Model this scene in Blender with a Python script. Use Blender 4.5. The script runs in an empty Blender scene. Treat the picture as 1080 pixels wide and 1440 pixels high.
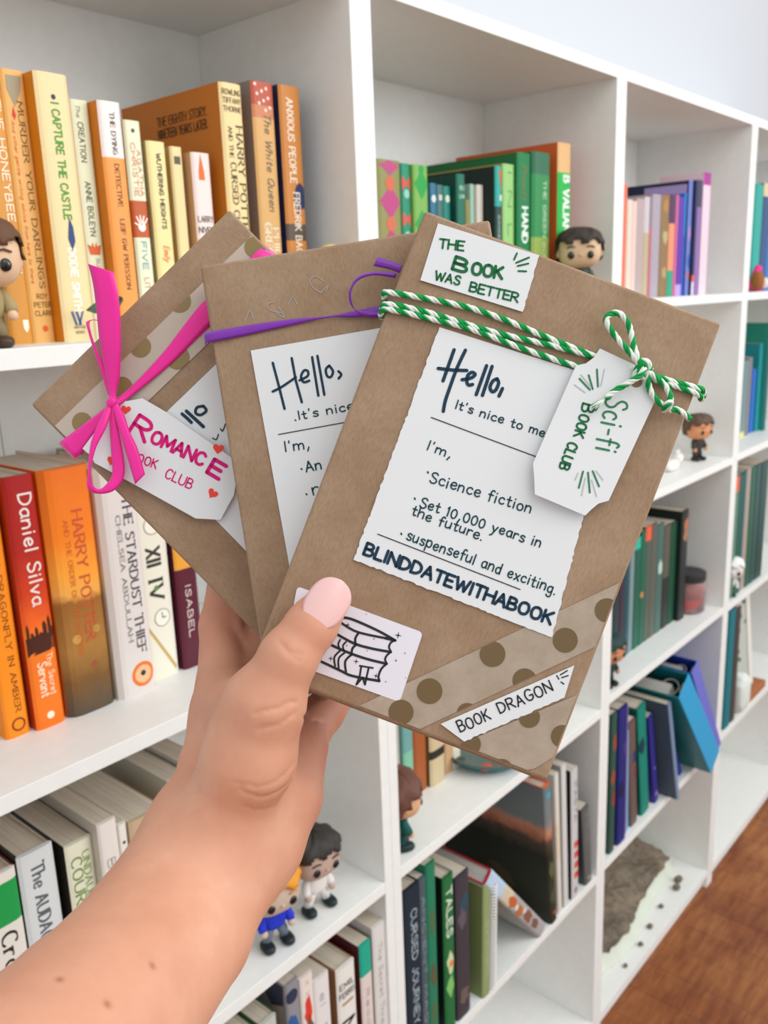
import bpy, bmesh, math, random
import numpy as np
from mathutils import Vector, Matrix

random.seed(7); np.random.seed(7)
SC = bpy.context.scene
COL = SC.collection
R = math.radians
ARM={'thumb': [(0.2472, -0.4164, 1.3476, 0.0092), (0.24, -0.4145, 1.3405, 0.0106), (0.2296, -0.4106, 1.329, 0.012), (0.221, -0.4051, 1.311, 0.015)], 'thenar': [(0.2204, -0.4037, 1.3085, 0.0155), (0.2145, -0.398, 1.285, 0.02), (0.2087, -0.389, 1.2622, 0.0185), (0.2014, -0.3844, 1.2396, 0.015)], 'index': [(0.2869, -0.3031, 1.3332, 0.0102), (0.2743, -0.3084, 1.3055, 0.0112), (0.2583, -0.3274, 1.2816, 0.0138), (0.2287, -0.3526, 1.2573, 0.016), (0.2061, -0.3703, 1.2455, 0.017)], 'index_tip': [(0.2869, -0.3031, 1.3332, 0.0102), (0.2994, -0.3047, 1.3567, 0.0095), (0.3096, -0.3124, 1.3736, 0.0085)], 'web': [(0.2217, -0.3963, 1.3031, 0.012), (0.245, -0.3456, 1.2842, 0.013)], 'middle': [(0.2663, -0.3337, 1.2723, 0.014), (0.2893, -0.3231, 1.2958, 0.0105), (0.3085, -0.3238, 1.3313, 0.0098), (0.3198, -0.3307, 1.3539, 0.0085)], 'ring': [(0.2732, -0.3494, 1.2682, 0.0135), (0.3008, -0.3393, 1.2876, 0.0104), (0.3192, -0.3421, 1.3154, 0.0096), (0.3285, -0.348, 1.3344, 0.0083)], 'pinky': [(0.2683, -0.3728, 1.2617, 0.0125), (0.2903, -0.3668, 1.2657, 0.0102), (0.3114, -0.3632, 1.2727, 0.009), (0.3256, -0.3639, 1.2914, 0.0082)], 'hypo': [(0.2625, -0.3799, 1.2628, 0.0125), (0.2415, -0.389, 1.2495, 0.0165), (0.2253, -0.391, 1.2365, 0.0175)], 'palm': [(0.2506, -0.3607, 1.2693, 0.019), (0.2264, -0.3755, 1.2518, 0.021), (0.2083, -0.3832, 1.2388, 0.019)], 'radius': [(0.1994, -0.3707, 1.2449, 0.019), (0.1609, -0.3848, 1.2317, 0.02), (0.1176, -0.4087, 1.2361, 0.0207), (0.0752, -0.4318, 1.2457, 0.0235), (0.0386, -0.4426, 1.2514, 0.03)], 'ulna': [(0.2182, -0.3878, 1.2317, 0.016), (0.1797, -0.4019, 1.2184, 0.0185), (0.1271, -0.4247, 1.2226, 0.0215), (0.0825, -0.4455, 1.2312, 0.025), (0.048, -0.4602, 1.2329, 0.03)], 'fore': [(0.2056, -0.3854, 1.2413, 0.0185), (0.1676, -0.3982, 1.2291, 0.0215), (0.1194, -0.4218, 1.2362, 0.0262), (0.0763, -0.4425, 1.2456, 0.03), (0.0423, -0.4562, 1.2473, 0.033)]}
CREASES=[[(0.2243, -0.4111, 1.3385), (0.2259, -0.4146, 1.3341), (0.2292, -0.419, 1.3322)], [(0.225, -0.4127, 1.3362), (0.2263, -0.416, 1.3315), (0.228, -0.4184, 1.3302)], [(0.2121, -0.4079, 1.3096), (0.2176, -0.4136, 1.3113), (0.2235, -0.4195, 1.3135)], [(0.2119, -0.4101, 1.3033), (0.2176, -0.416, 1.305), (0.2223, -0.4199, 1.309)], [(0.2006, -0.4052, 1.2818), (0.2074, -0.4136, 1.2802), (0.213, -0.419, 1.2831), (0.2179, -0.4224, 1.2889)], [(0.2014, -0.4071, 1.2791), (0.2065, -0.4142, 1.276), (0.2129, -0.4204, 1.2788), (0.2176, -0.4233, 1.2854)], [(0.2008, -0.4089, 1.2726), (0.2054, -0.4149, 1.2706), (0.2109, -0.4203, 1.2729), (0.2171, -0.4246, 1.2803)], [(0.2298, -0.4302, 1.3043), (0.2279, -0.4274, 1.3061), (0.2252, -0.4242, 1.3063)]]
# world rotation columns right/up/back of the held parcels
HELD=((0.65068,-0.75852,-0.03553),(0.20446,0.12995,0.97021),(-0.73131,-0.63856,0.23964))
CAM=(0.0000,-0.6670,1.4743)
NAIL=[(0.2334, -0.4219, 1.3446), (0.2475, -0.4265, 1.3606)]
MOLES=[(0.1221, -0.3951, 1.2363), (0.1497, -0.4123, 1.2325), (0.1271, -0.4172, 1.2343)]
NAIL=[(0.2334, -0.4219, 1.3446), (0.2475, -0.4265, 1.3606)]
MOLES=[(0.1221, -0.3951, 1.2363), (0.1497, -0.4123, 1.2325), (0.1271, -0.4172, 1.2343)]
NAIL=[(0.2334, -0.4219, 1.3446), (0.2475, -0.4265, 1.3606)]
MOLES=[(0.1221, -0.3951, 1.2363), (0.1497, -0.4123, 1.2325), (0.1271, -0.4172, 1.2343)]
NAIL=[(0.2334, -0.4219, 1.3446), (0.2475, -0.4265, 1.3606)]
MOLES=[(0.1221, -0.3951, 1.2363), (0.1497, -0.4123, 1.2325), (0.1271, -0.4172, 1.2343)]
NAIL=[(0.2334, -0.4219, 1.3446), (0.2475, -0.4265, 1.3606)]
MOLES=[(0.1221, -0.3951, 1.2363), (0.1497, -0.4123, 1.2325), (0.1271, -0.4172, 1.2343)]
NAIL=[(0.2334, -0.4219, 1.3446), (0.2475, -0.4265, 1.3606)]
MOLES=[(0.1221, -0.3951, 1.2363), (0.1497, -0.4123, 1.2325), (0.1271, -0.4172, 1.2343)]
NAIL=[(0.2334, -0.4219, 1.3446), (0.2475, -0.4265, 1.3606)]
MOLES=[(0.1221, -0.3951, 1.2363), (0.1497, -0.4123, 1.2325), (0.1271, -0.4172, 1.2343)]
NAIL=[(0.2334, -0.4219, 1.3446), (0.2475, -0.4265, 1.3606)]
MOLES=[(0.1221, -0.3951, 1.2363), (0.1497, -0.4123, 1.2325), (0.1271, -0.4172, 1.2343)]
NAIL=[(0.2334, -0.4219, 1.3446), (0.2475, -0.4265, 1.3606)]
MOLES=[(0.1221, -0.3951, 1.2363), (0.1497, -0.4123, 1.2325), (0.1271, -0.4172, 1.2343)]
NAIL=[(0.2334, -0.4219, 1.3446), (0.2475, -0.4265, 1.3606)]
MOLES=[(0.1221, -0.3951, 1.2363), (0.1497, -0.4123, 1.2325), (0.1271, -0.4172, 1.2343)]
NAIL=[(0.2334, -0.4219, 1.3446), (0.2475, -0.4265, 1.3606)]
MOLES=[(0.1221, -0.3951, 1.2363), (0.1497, -0.4123, 1.2325), (0.1271, -0.4172, 1.2343)]


# ------------------------------------------------------------------ camera
cam_data = bpy.data.cameras.new('camera')
cam = bpy.data.objects.new('camera', cam_data); COL.objects.link(cam)
HX, HY, HZ = (Vector(v) for v in HELD)
HROT = Matrix((HX, HY, HZ)).transposed().to_4x4()
cam.matrix_world = Matrix.Translation(CAM) @ HROT
cam_data.sensor_fit = 'AUTO'; cam_data.sensor_width = 36.0
cam_data.lens = 1230.0 / 1440.0 * 36.0
cam_data.clip_start = 0.02; cam_data.clip_end = 60
cam_data.dof.use_dof = True
cam_data.dof.focus_distance = 0.40
cam_data.dof.aperture_fstop = 16.0
SC.camera = cam

# ------------------------------------------------------------------ light
world = bpy.data.worlds.new('room_daylight'); SC.world = world
world.use_nodes = True
bg = world.node_tree.nodes['Background']
bg.inputs['Color'].default_value = (0.96, 0.99, 1.0, 1)
bg.inputs['Strength'].default_value = 0.82

def area(name, loc, target, sx, sy, power, color):
    d = bpy.data.lights.new(name, 'AREA'); d.shape = 'RECTANGLE'; d.size = sx; d.size_y = sy
    d.energy = power; d.color = color
    o = bpy.data.objects.new(name, d); COL.objects.link(o)
    o.location = loc
    o.rotation_euler = (Vector(target) - Vector(loc)).to_track_quat('-Z', 'Y').to_euler()
    return o
area('window_daylight', (2.4, -2.6, 2.3), (1.0, 0, 1.0), 2.0, 1.4, 40, (0.98, 0.99, 1.0))
area('added_overhead_light', (0.6, -1.7, 2.9), (0.8, 0, 0.8), 2.4, 1.6, 20, (1.0, 0.98, 0.95))  # added soft overhead light, no visible lamp; lifts shelf fronts and wall above the cell interiors

SC.view_settings.view_transform = 'Standard'
SC.view_settings.look = 'None'
SC.view_settings.gamma = 1.0
SC.view_settings.use_curve_mapping = False
SC.view_settings.exposure = 0.15

# ------------------------------------------------------------------ materials
def lin(hx):
    hx = hx.lstrip('#')
    out = []
    for i in (0, 2, 4):
        c = int(hx[i:i+2], 16) / 255.0
        out.append(c / 12.92 if c <= 0.04045 else ((c + 0.055) / 1.055) ** 2.4)
    return (*out, 1.0)
_M = {}
def mat(hx, rough=0.6, spec=0.3, name=None):
    k = (hx, rough, spec)
    if k in _M: return _M[k]
    m = bpy.data.materials.new(name or 'paint_' + hx.lstrip('#')); m.use_nodes = True
    b = m.node_tree.nodes['Principled BSDF']
    b.inputs['Base Color'].default_value = lin(hx)
    b.inputs['Roughness'].default_value = rough
    b.inputs['Specular IOR Level'].default_value = spec
    _M[k] = m
    return m
def node_mat(name):
    m = bpy.data.materials.new(name); m.use_nodes = True
    nt = m.node_tree
    return m, nt, nt.nodes['Principled BSDF']
def noise(nt, scale, detail=4, rough=0.6, vec=None, stretch=None):
    n = nt.nodes.new('ShaderNodeTexNoise'); n.inputs['Scale'].default_value = scale
    n.inputs['Detail'].default_value = detail; n.inputs['Roughness'].default_value = rough
    tc = nt.nodes.new('ShaderNodeTexCoord')
    src = tc.outputs['Object']
    if stretch:
        mp = nt.nodes.new('ShaderNodeMapping'); mp.inputs['Scale'].default_value = stretch
        nt.links.new(src, mp.inputs['Vector']); src = mp.outputs['Vector']
    nt.links.new(src, n.inputs['Vector'])
    return n
def ramp(nt, fac, stops):
    r = nt.nodes.new('ShaderNodeValToRGB')
    while len(r.color_ramp.elements) < len(stops): r.color_ramp.elements.new(0.5)
    for e, (p, hx) in zip(r.color_ramp.elements, stops):
        e.position = p; e.color = lin(hx)
    nt.links.new(fac, r.inputs['Fac'])
    return r
def bump(nt, b, h, strength, dist):
    n = nt.nodes.new('ShaderNodeBump'); n.inputs['Strength'].default_value = strength
    n.inputs['Distance'].default_value = dist
    nt.links.new(h, n.inputs['Height']); nt.links.new(n.outputs['Normal'], b.inputs['Normal'])

def mixrgb(nt, fac, a, b_, mode='MIX'):
    m = nt.nodes.new('ShaderNodeMix'); m.data_type = 'RGBA'; m.blend_type = mode
    if isinstance(fac, float): m.inputs[0].default_value = fac
    else: nt.links.new(fac, m.inputs[0])
    for i, v in ((6, a), (7, b_)):
        if isinstance(v, tuple): m.inputs[i].default_value = v
        else: nt.links.new(v, m.inputs[i])
    return m.outputs[2]

def kraft_material():
    m, nt, b = node_mat('kraft_paper')
    n1 = noise(nt, 900, 4, 0.7, stretch=(1, 0.35, 1)); n2 = noise(nt, 28, 3)
    c1 = ramp(nt, n1.outputs['Fac'], [(0.32, '#9C826A'), (0.52, '#A78C73'), (0.75, '#AF957B')])
    c2 = ramp(nt, n2.outputs['Fac'], [(0.35, '#E9E2DA'), (0.65, '#FFFFFF')])
    nt.links.new(mixrgb(nt, 1.0, c1.outputs['Color'], c2.outputs['Color'], 'MULTIPLY'), b.inputs['Base Color'])
    b.inputs['Roughness'].default_value = 0.72; b.inputs['Specular IOR Level'].default_value = 0.25
    bump(nt, b, n2.outputs['Fac'], 0.25, 0.004)
    return m
def white_board_material():
    m, nt, b = node_mat('white_laminate')
    n = noise(nt, 60, 2)
    c = ramp(nt, n.outputs['Fac'], [(0.3, '#EAEBE8'), (0.7, '#EEEFEC')])
    nt.links.new(c.outputs['Color'], b.inputs['Base Color'])
    b.inputs['Roughness'].default_value = 0.42; b.inputs['Specular IOR Level'].default_value = 0.35
    return m
def paper_edge_material(hx='#D9CFBD'):
    k = ('pg', hx)
    if k in _M: return _M[k]
    m, nt, b = node_mat('page_block')
    n = noise(nt, 500, 2, 0.5, stretch=(3, 0.02, 0.02))
    dark = '#%02X%02X%02X' % tuple(int(int(hx[i:i+2], 16) * 0.86) for i in (1, 3, 5))
    c = ramp(nt, n.outputs['Fac'], [(0.35, dark), (0.65, hx)])
    nt.links.new(c.outputs['Color'], b.inputs['Base Color']); b.inputs['Roughness'].default_value = 0.9
    _M[k] = m
    return m
def floor_material():
    m, nt, b = node_mat('red_brown_parquet')
    tc = nt.nodes.new('ShaderNodeTexCoord')
    mp = nt.nodes.new('ShaderNodeMapping'); mp.inputs['Rotation'].default_value = (0, 0, R(90))
    nt.links.new(tc.outputs['Object'], mp.inputs['Vector'])
    br = nt.nodes.new('ShaderNodeTexBrick'); br.offset = 0.37
    br.inputs['Scale'].default_value = 1.0; br.inputs['Brick Width'].default_value = 0.34
    br.inputs['Row Height'].default_value = 0.085; br.inputs['Mortar Size'].default_value = 0.0012
    br.inputs['Color1'].default_value = lin('#A86A38'); br.inputs['Color2'].default_value = lin('#B87A46')
    br.inputs['Mortar'].default_value = lin('#8E5A2A')
    nt.links.new(mp.outputs['Vector'], br.inputs['Vector'])
    n = noise(nt, 9, 6, 0.65, stretch=(1, 7, 1)); n3 = noise(nt, 5, 4)
    g = ramp(nt, n.outputs['Fac'], [(0.3, '#BCA090'), (0.7, '#FFFFFF')])
    g3 = ramp(nt, n3.outputs['Fac'], [(0.35, '#C8A898'), (0.6, '#FFFFFF')])
    x = mixrgb(nt, 1.0, br.outputs['Color'], g.outputs['Color'], 'MULTIPLY')
    x = mixrgb(nt, 1.0, x, g3.outputs['Color'], 'MULTIPLY')
    nt.links.new(x, b.inputs['Base Color'])
    b.inputs['Roughness'].default_value = 0.45
    return m
def skin_material():
    m, nt, b = node_mat('skin')
    n1 = noise(nt, 35, 4); n2 = noise(nt, 1500, 3, 0.6)
    c = ramp(nt, n1.outputs['Fac'], [(0.3, '#CF957A'), (0.55, '#D69E82'), (0.75, '#DBA98E')])
    at = nt.nodes.new('ShaderNodeAttribute'); at.attribute_name = 'flush'
    x = mixrgb(nt, at.outputs['Fac'], c.outputs['Color'], lin('#CF7A64'))
    at2 = nt.nodes.new('ShaderNodeAttribute'); at2.attribute_name = 'mole'
    x = mixrgb(nt, at2.outputs['Fac'], x, lin('#A96A4E'))
    nt.links.new(x, b.inputs['Base Color'])
    b.inputs['Roughness'].default_value = 0.5; b.inputs['Specular IOR Level'].default_value = 0.35
    b.inputs['Subsurface Weight'].default_value = 0.25
    b.inputs['Subsurface Radius'].default_value = (1.0, 0.35, 0.2)
    b.inputs['Subsurface Scale'].default_value = 0.004
    bump(nt, b, n2.outputs['Fac'], 0.12, 0.0006)
    return m
def stone_material():
    m, nt, b = node_mat('rough_grey_stone')
    n1 = noise(nt, 9, 6, 0.7); n2 = noise(nt, 70, 5, 0.7)
    c = ramp(nt, n1.outputs['Fac'], [(0.3, '#6E665A'), (0.5, '#8A7E6E'), (0.72, '#A08D78')])
    d = ramp(nt, n2.outputs['Fac'], [(0.3, '#B8B4AC'), (0.6, '#FFFFFF')])
    nt.links.new(mixrgb(nt, 1.0, c.outputs['Color'], d.outputs['Color'], 'MULTIPLY'), b.inputs['Base Color'])
    b.inputs['Roughness'].default_value = 0.95
    bump(nt, b, n2.outputs['Fac'], 0.6, 0.006)
    return m
def spine_gradient(stops, h):
    """printed artwork that runs from head (0) to foot (1) of a spine"""
    m, nt, b = node_mat('printed_artwork')
    tc = nt.nodes.new('ShaderNodeTexCoord'); sx = nt.nodes.new('ShaderNodeSeparateXYZ'); nt.links.new(tc.outputs['Object'], sx.inputs[0])
    n = noise(nt, 45, 4, .6); ad = nt.nodes.new('ShaderNodeMath'); ad.operation = 'MULTIPLY_ADD'; ad.inputs[1].default_value = .035
    nt.links.new(n.outputs['Fac'], ad.inputs[0]); nt.links.new(sx.outputs[2], ad.inputs[2])
    mr = nt.nodes.new('ShaderNodeMapRange'); mr.inputs['From Min'].default_value = h+.017; mr.inputs['From Max'].default_value = .017
    nt.links.new(ad.outputs[0], mr.inputs['Value'])
    r = ramp(nt, mr.outputs['Result'], stops); nt.links.new(r.outputs['Color'], b.inputs['Base Color'])
    b.inputs['Roughness'].default_value = .45; b.inputs['Specular IOR Level'].default_value = .3
    return m
def satin(hx, name):
    m, nt, b = node_mat(name)
    b.inputs['Base Color'].default_value = lin(hx); b.inputs['Roughness'].default_value = 0.34
    b.inputs['Specular IOR Level'].default_value = 0.45
    b.inputs['Sheen Weight'].default_value = 0.3
    return m
KRAFT = kraft_material(); BOARD = white_board_material(); CARD = mat('#E3E5E7', 0.75, 0.2, 'white_card')

# ------------------------------------------------------------------ objects
def empty(name, label=None, cat=None, group=None, mw=None, loc=None):
    o = bpy.data.objects.new(name, None); COL.objects.link(o); o.empty_display_size = 0.02
    if mw is not None: o.matrix_world = mw
    if loc is not None: o.location = loc
    tag(o, label, cat, group)
    return o
def tag(o, label=None, cat=None, group=None, kind=None):
    if label: o['label'] = label
    if cat: o['category'] = cat
    if group: o['group'] = group
    if kind: o['kind'] = kind
    return o
class MB:
    """collects faces, then links them as ONE mesh object"""
    def __init__(s): s.v = []; s.f = []; s.m = []; s.mats = []
    def mi(s, m):
        if m not in s.mats: s.mats.append(m)
        return s.mats.index(m)
    def add(s, vs, fs, m):
        o = len(s.v); s.v += [tuple(p) for p in vs]; k = s.mi(m)
        for f in fs: s.f.append(tuple(i + o for i in f)); s.m.append(k)
    def box(s, a, b, m):
        x0, y0, z0 = a; x1, y1, z1 = b
        s.add([(x0,y0,z0),(x1,y0,z0),(x1,y1,z0),(x0,y1,z0),(x0,y0,z1),(x1,y0,z1),(x1,y1,z1),(x0,y1,z1)],
              [(3,2,1,0),(4,5,6,7),(0,1,5,4),(1,2,6,5),(2,3,7,6),(3,0,4,7)], m)
    def prism(s, pts, z0, z1, m, m_side=None, fmap=None):
        n = len(pts); f = fmap or (lambda p, z: (p[0], p[1], z))
        s.add([f(p, z0) for p in pts] + [f(p, z1) for p in pts], [tuple(range(n))[::-1], tuple(range(n, 2*n))], m)
        s.add([f(p, z0) for p in pts] + [f(p, z1) for p in pts], [(i, (i+1) % n, (i+1) % n + n, i + n) for i in range(n)], m_side or m)
    def tube(s, pts, rad, m, n=8, cap=True):
        pts = [Vector(p) for p in pts]; rs = rad if hasattr(rad, '__len__') else [rad]*len(pts)
        T = [(pts[min(i+1, len(pts)-1)] - pts[max(i-1, 0)]).normalized() for i in range(len(pts))]
        u = T[0].orthogonal().normalized(); rings = []
        for i, p in enumerate(pts):
            u = (u - T[i] * u.dot(T[i])).normalized(); w = T[i].cross(u)
            rings.append([p + (u*math.cos(a) + w*math.sin(a)) * rs[i] for a in [2*math.pi*k/n for k in range(n)]])
        vs = [q for r in rings for q in r]
        fs = [(i*n+k, i*n+(k+1) % n, (i+1)*n+(k+1) % n, (i+1)*n+k) for i in range(len(pts)-1) for k in range(n)]
        if cap: fs += [tuple(range(n))[::-1], tuple(range((len(pts)-1)*n, len(pts)*n))]
        s.add(vs, fs, m)
    def superell(s, c, r, m, e=0.7, nu=28, nv=16, keep=None, disp=None):
        def pw(x, p): return math.copysign(abs(x)**p, x)
        vs = []
        for j in range(nv+1):
            ph = -math.pi/2 + math.pi*j/nv
            for i in range(nu):
                th = 2*math.pi*i/nu
                d = [pw(math.cos(ph), e)*pw(math.cos(th), e), pw(math.cos(ph), e)*pw(math.sin(th), e), pw(math.sin(ph), e)]
                k = disp(d) if disp else 1
                vs.append((c[0]+r[0]*d[0]*k, c[1]+r[1]*d[1]*k, c[2]+r[2]*d[2]*k))
        fs = []
        for j in range(nv):
            for i in range(nu):
                q = (j*nu+i, j*nu+(i+1) % nu, (j+1)*nu+(i+1) % nu, (j+1)*nu+i)
                if keep:
                    cc = [sum(vs[k][a] for k in q)/4 for a in range(3)]
                    if not keep([(cc[a]-c[a])/r[a] for a in range(3)]): continue
                fs.append(q)
        s.add(vs, fs, m)
    def build(s, name, parent=None, smooth=False, bevel=0, merge=0, solid=0):
        me = bpy.data.meshes.new(name)
        me.from_pydata(s.v, [], s.f)
        for m in s.mats: me.materials.append(m)
        me.polygons.foreach_set('material_index', s.m)
        if merge:
            bm = bmesh.new(); bm.from_mesh(me)
            bmesh.ops.remove_doubles(bm, verts=bm.verts, dist=merge)
            bmesh.ops.recalc_face_normals(bm, faces=bm.faces); bm.to_mesh(me); bm.free()
        if smooth: me.polygons.foreach_set('use_smooth', [True]*len(me.polygons))
        me.update()
        o = bpy.data.objects.new(name, me); COL.objects.link(o)
        if parent is not None: o.parent = parent
        if bevel:
            b = o.modifiers.new('soft_edges', 'BEVEL'); b.width = bevel; b.segments = 2; b.limit_method = 'ANGLE'
        if solid:
            b = o.modifiers.new('thickness', 'SOLIDIFY'); b.thickness = solid; b.offset = 0
        return o

# ------------------------------------------------------------------ lettering: one stroke alphabet, drawn as ribbons
def _g(t): return t
GL = {
'A': (6.4, "0,0 3,10 6,0;1.2,3.6 4.9,3.6"), 'B': (5.8, "0,0 0,10;~0,10 3.4,9.8 4.7,7.8 3.4,5.5 0,5.2;~0,5.2 4,5 5.4,2.6 4,.3 0,0"),
'C': (6, "~5.6,8.4 4,10 1.6,9.4 .3,6.5 .3,3.5 1.6,.6 4,0 5.7,1.6"), 'D': (6.2, "0,0 0,10;~0,10 3.2,9.6 5.6,7 5.6,3 3.2,.4 0,0"),
'E': (5.2, "5,10 0,10 0,0 5,0;0,5.2 4.2,5.2"), 'F': (5, "5,10 0,10 0,0;0,5.2 4.2,5.2"),
'G': (6.4, "~5.6,8.6 4,10 1.6,9.4 .3,6.5 .3,3.5 1.6,.6 4,0 5.8,1.8 5.9,4.4;3.6,4.4 6,4.4"), 'H': (6.2, "0,0 0,10;6,0 6,10;0,5.2 6,5.2"),
'I': (1.2, ".5,0 .5,10"), 'J': (4, "~3.5,10 3.5,2.5 2.2,.1 .6,.6 0,2"), 'K': (5.8, "0,0 0,10;5.2,10 0,4.4;1.5,6 5.6,0"), 'L': (4.8, "0,10 0,0 4.6,0"),
'M': (7.4, "0,0 0.4,10 3.6,2.5 6.8,10 7.2,0"), 'N': (6.4, "0,0 0,10 6,0 6,10"), 'O': (6.8, "~3.2,10 1,8.8 .1,5 1,1.2 3.2,0 5.4,1.2 6.3,5 5.4,8.8 3.2,10"),
'P': (5.4, "0,0 0,10;~0,10 3.6,9.8 5.2,7.5 3.6,5 0,4.7"), 'Q': (6.8, "~3.2,10 1,8.8 .1,5 1,1.2 3.2,0 5.4,1.2 6.3,5 5.4,8.8 3.2,10;3.8,2.4 6.4,-.8"),
'R': (5.8, "0,0 0,10;~0,10 3.6,9.8 5,7.6 3.6,5.2 0,5;2,5 5.6,0"), 'S': (5.4, "~5,8.5 3.6,10 1.2,9.4 .5,7.4 2,5.6 4.2,4.3 5,2.2 3.6,.3 1.4,.1 0,1.6"),
'T': (5.8, "0,10 5.8,10;2.9,10 2.9,0"), 'U': (6.2, "~0,10 0,3 1.2,.5 3,0 4.8,.5 6,3 6,10"), 'V': (6, "0,10 3,0 6,10"), 'W': (8.6, "0,10 2.2,0 4.3,8 6.4,0 8.6,10"),
'X': (5.8, "0,0 5.6,10;0,10 5.6,0"), 'Y': (5.8, "0,10 2.9,5 5.8,10;2.9,5 2.9,0"), 'Z': (5.6, "0,10 5.4,10 0,0 5.6,0"),
'a': (5, "~4.4,5.4 2.8,6.2 .8,5.2 .2,2.8 1.2,.4 2.8,.2 4.2,2 4.4,5.6;~4.4,6 4.4,1.4 5,.2"), 'b': (5, "0,10 0,0;~0,4 1.6,6 3.6,5.6 4.4,3 3.6,.4 1.6,.1 0,1.6"),
'c': (4.6, "~4.2,5 2.8,6.1 .9,5.2 .2,3 .9,.8 2.8,0 4.4,1"), 'd': (5, "~4.2,4.6 2.8,6 .8,5.2 .2,3 1,.6 2.6,.1 4.2,1.8;4.3,10 4.3,0"),
'e': (4.8, "~.4,3.2 2.4,3.2 4.2,3.8 3.8,5.6 2.4,6.2 .8,5.2 .2,3 .9,.8 2.8,0 4.4,1.2"), 'f': (3.8, "~4,9.2 2.8,10 1.6,8.8 1.4,6 1.4,-.5;0,5.6 3.4,5.6"),
'g': (5, "~4.2,5.2 2.8,6.1 .8,5.2 .2,3 1,.8 2.6,.4 4.2,2;~4.3,6 4.3,-2 3.2,-3.8 1.4,-3.6 .4,-2.4"), 'h': (5, "0,10 0,0;~0,3.6 1.6,5.8 3.4,5.8 4.2,4 4.2,0"),
'i': (1.6, ".6,6 .6,0;.6,8.6 .7,9"), 'j': (2, "~1,6 1,-2.6 0,-3.6;1,8.6 1.1,9"), 'k': (4.6, "0,10 0,0;4,6 0,2.6;1.3,3.6 4.4,0"), 'l': (1.4, ".5,10 .5,0"),
'm': (7.2, "0,6 0,0;~0,3.6 1.2,5.8 2.8,5.6 3.3,4 3.3,0;~3.3,3.6 4.6,5.8 6,5.6 6.6,4 6.6,0"), 'n': (5, "0,6 0,0;~0,3.6 1.6,5.9 3.4,5.7 4.2,4 4.2,0"),
'o': (5, "~2.3,6.1 .7,5.2 .1,3 .7,.8 2.3,0 3.9,.8 4.5,3 3.9,5.2 2.3,6.1"), 'p': (5, "0,6 0,-4;~0,4 1.6,6 3.6,5.6 4.4,3 3.6,.4 1.6,.1 0,1.6"),
'q': (5, "~4.2,4.6 2.8,6 .8,5.2 .2,3 1,.6 2.6,.1 4.2,1.8;4.3,6 4.3,-4"), 'r': (3.6, "0,6 0,0;~0,3.6 1.2,5.6 2.6,6 3.6,5.4"),
's': (4.2, "~3.9,5.2 2.6,6.1 .9,5.6 .6,4.2 2.2,3.2 3.7,2.2 3.6,.6 2,0 .2,.8"), 't': (3.8, "~1.6,9 1.6,1.4 2.4,.1 3.6,.6;0,6 3.4,6"),
'u': (5, "~0,6 0,1.8 1,.1 2.6,.3 4.2,2.2;4.2,6 4.2,0"), 'v': (4.6, "0,6 2.2,0 4.4,6"), 'w': (6.4, "0,6 1.6,0 3.1,5 4.6,0 6.2,6"), 'x': (4.4, "0,0 4.2,6;0,6 4.2,0"),
'y': (4.8, "0,6 2.2,.6;~4.4,6 2.2,.6 1,-2.6 -.4,-3.6"), 'z': (4.4, "0,6 4,6 0,0 4.2,0"),
'0': (5.4, "~2.5,9.4 .8,8 .1,4.8 .8,1.2 2.5,0 4.2,1.2 4.9,4.8 4.2,8 2.5,9.4"), '1': (2, "0,7.6 1,9.4 1,0"), '.': (1.6, ".4,0 .6,.3"), ',': (2.4, "1.2,1.2 .2,-2.4"),
"'": (1.4, ".5,10 .3,8"), '-': (3.6, ".3,4 3,4"), ' ': (3.2, ""),
}
def catmull(p, k=5):
    out = []
    for i in range(len(p)-1):
        a = p[max(i-1, 0)]; b = p[i]; c = p[i+1]; d = p[min(i+2, len(p)-1)]
        for j in range(k):
            t = j/k
            out.append(tuple(0.5*((2*b[q]) + (-a[q]+c[q])*t + (2*a[q]-5*b[q]+4*c[q]-d[q])*t*t + (-a[q]+3*b[q]-3*c[q]+d[q])*t**3) for q in range(len(b))))
    out.append(tuple(p[-1]))
    return out
def strokes_of(txt, slant=0.0, serif=False, wob=0.0, track=1.7):
    """polylines in cap-height = 10 units and the total advance"""
    x = 0; out = []
    for ch in txt:
        if ch not in GL: ch = ch.upper() if ch.upper() in GL else ' '
        adv, s = GL[ch]
        dy = random.uniform(-wob, wob); sc = 1 + random.uniform(-wob, wob)*0.08
        for st in s.split(';'):
            if not st: continue
            sm = st[0] == '~'; pts = [tuple(float(q) for q in c.split(',')) for c in st.lstrip('~').split()]
            if sm: pts = catmull(pts, 4)
            pts = [(x + px*sc + slant*py*sc, py*sc + dy) for px, py in pts]
            out.append(pts)
            if serif and not sm:
                for a, b in ((pts[0], pts[1]), (pts[-1], pts[-2])):
                    if abs(a[1]-b[1]) > abs(a[0]-b[0]): out.append([(a[0]-1.0, a[1]), (a[0]+1.0, a[1])])
                    else: out.append([(a[0], a[1]-0.9), (a[0], a[1]+0.9)])
        x += adv + track
    return out, max(x - track, 1)
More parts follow.
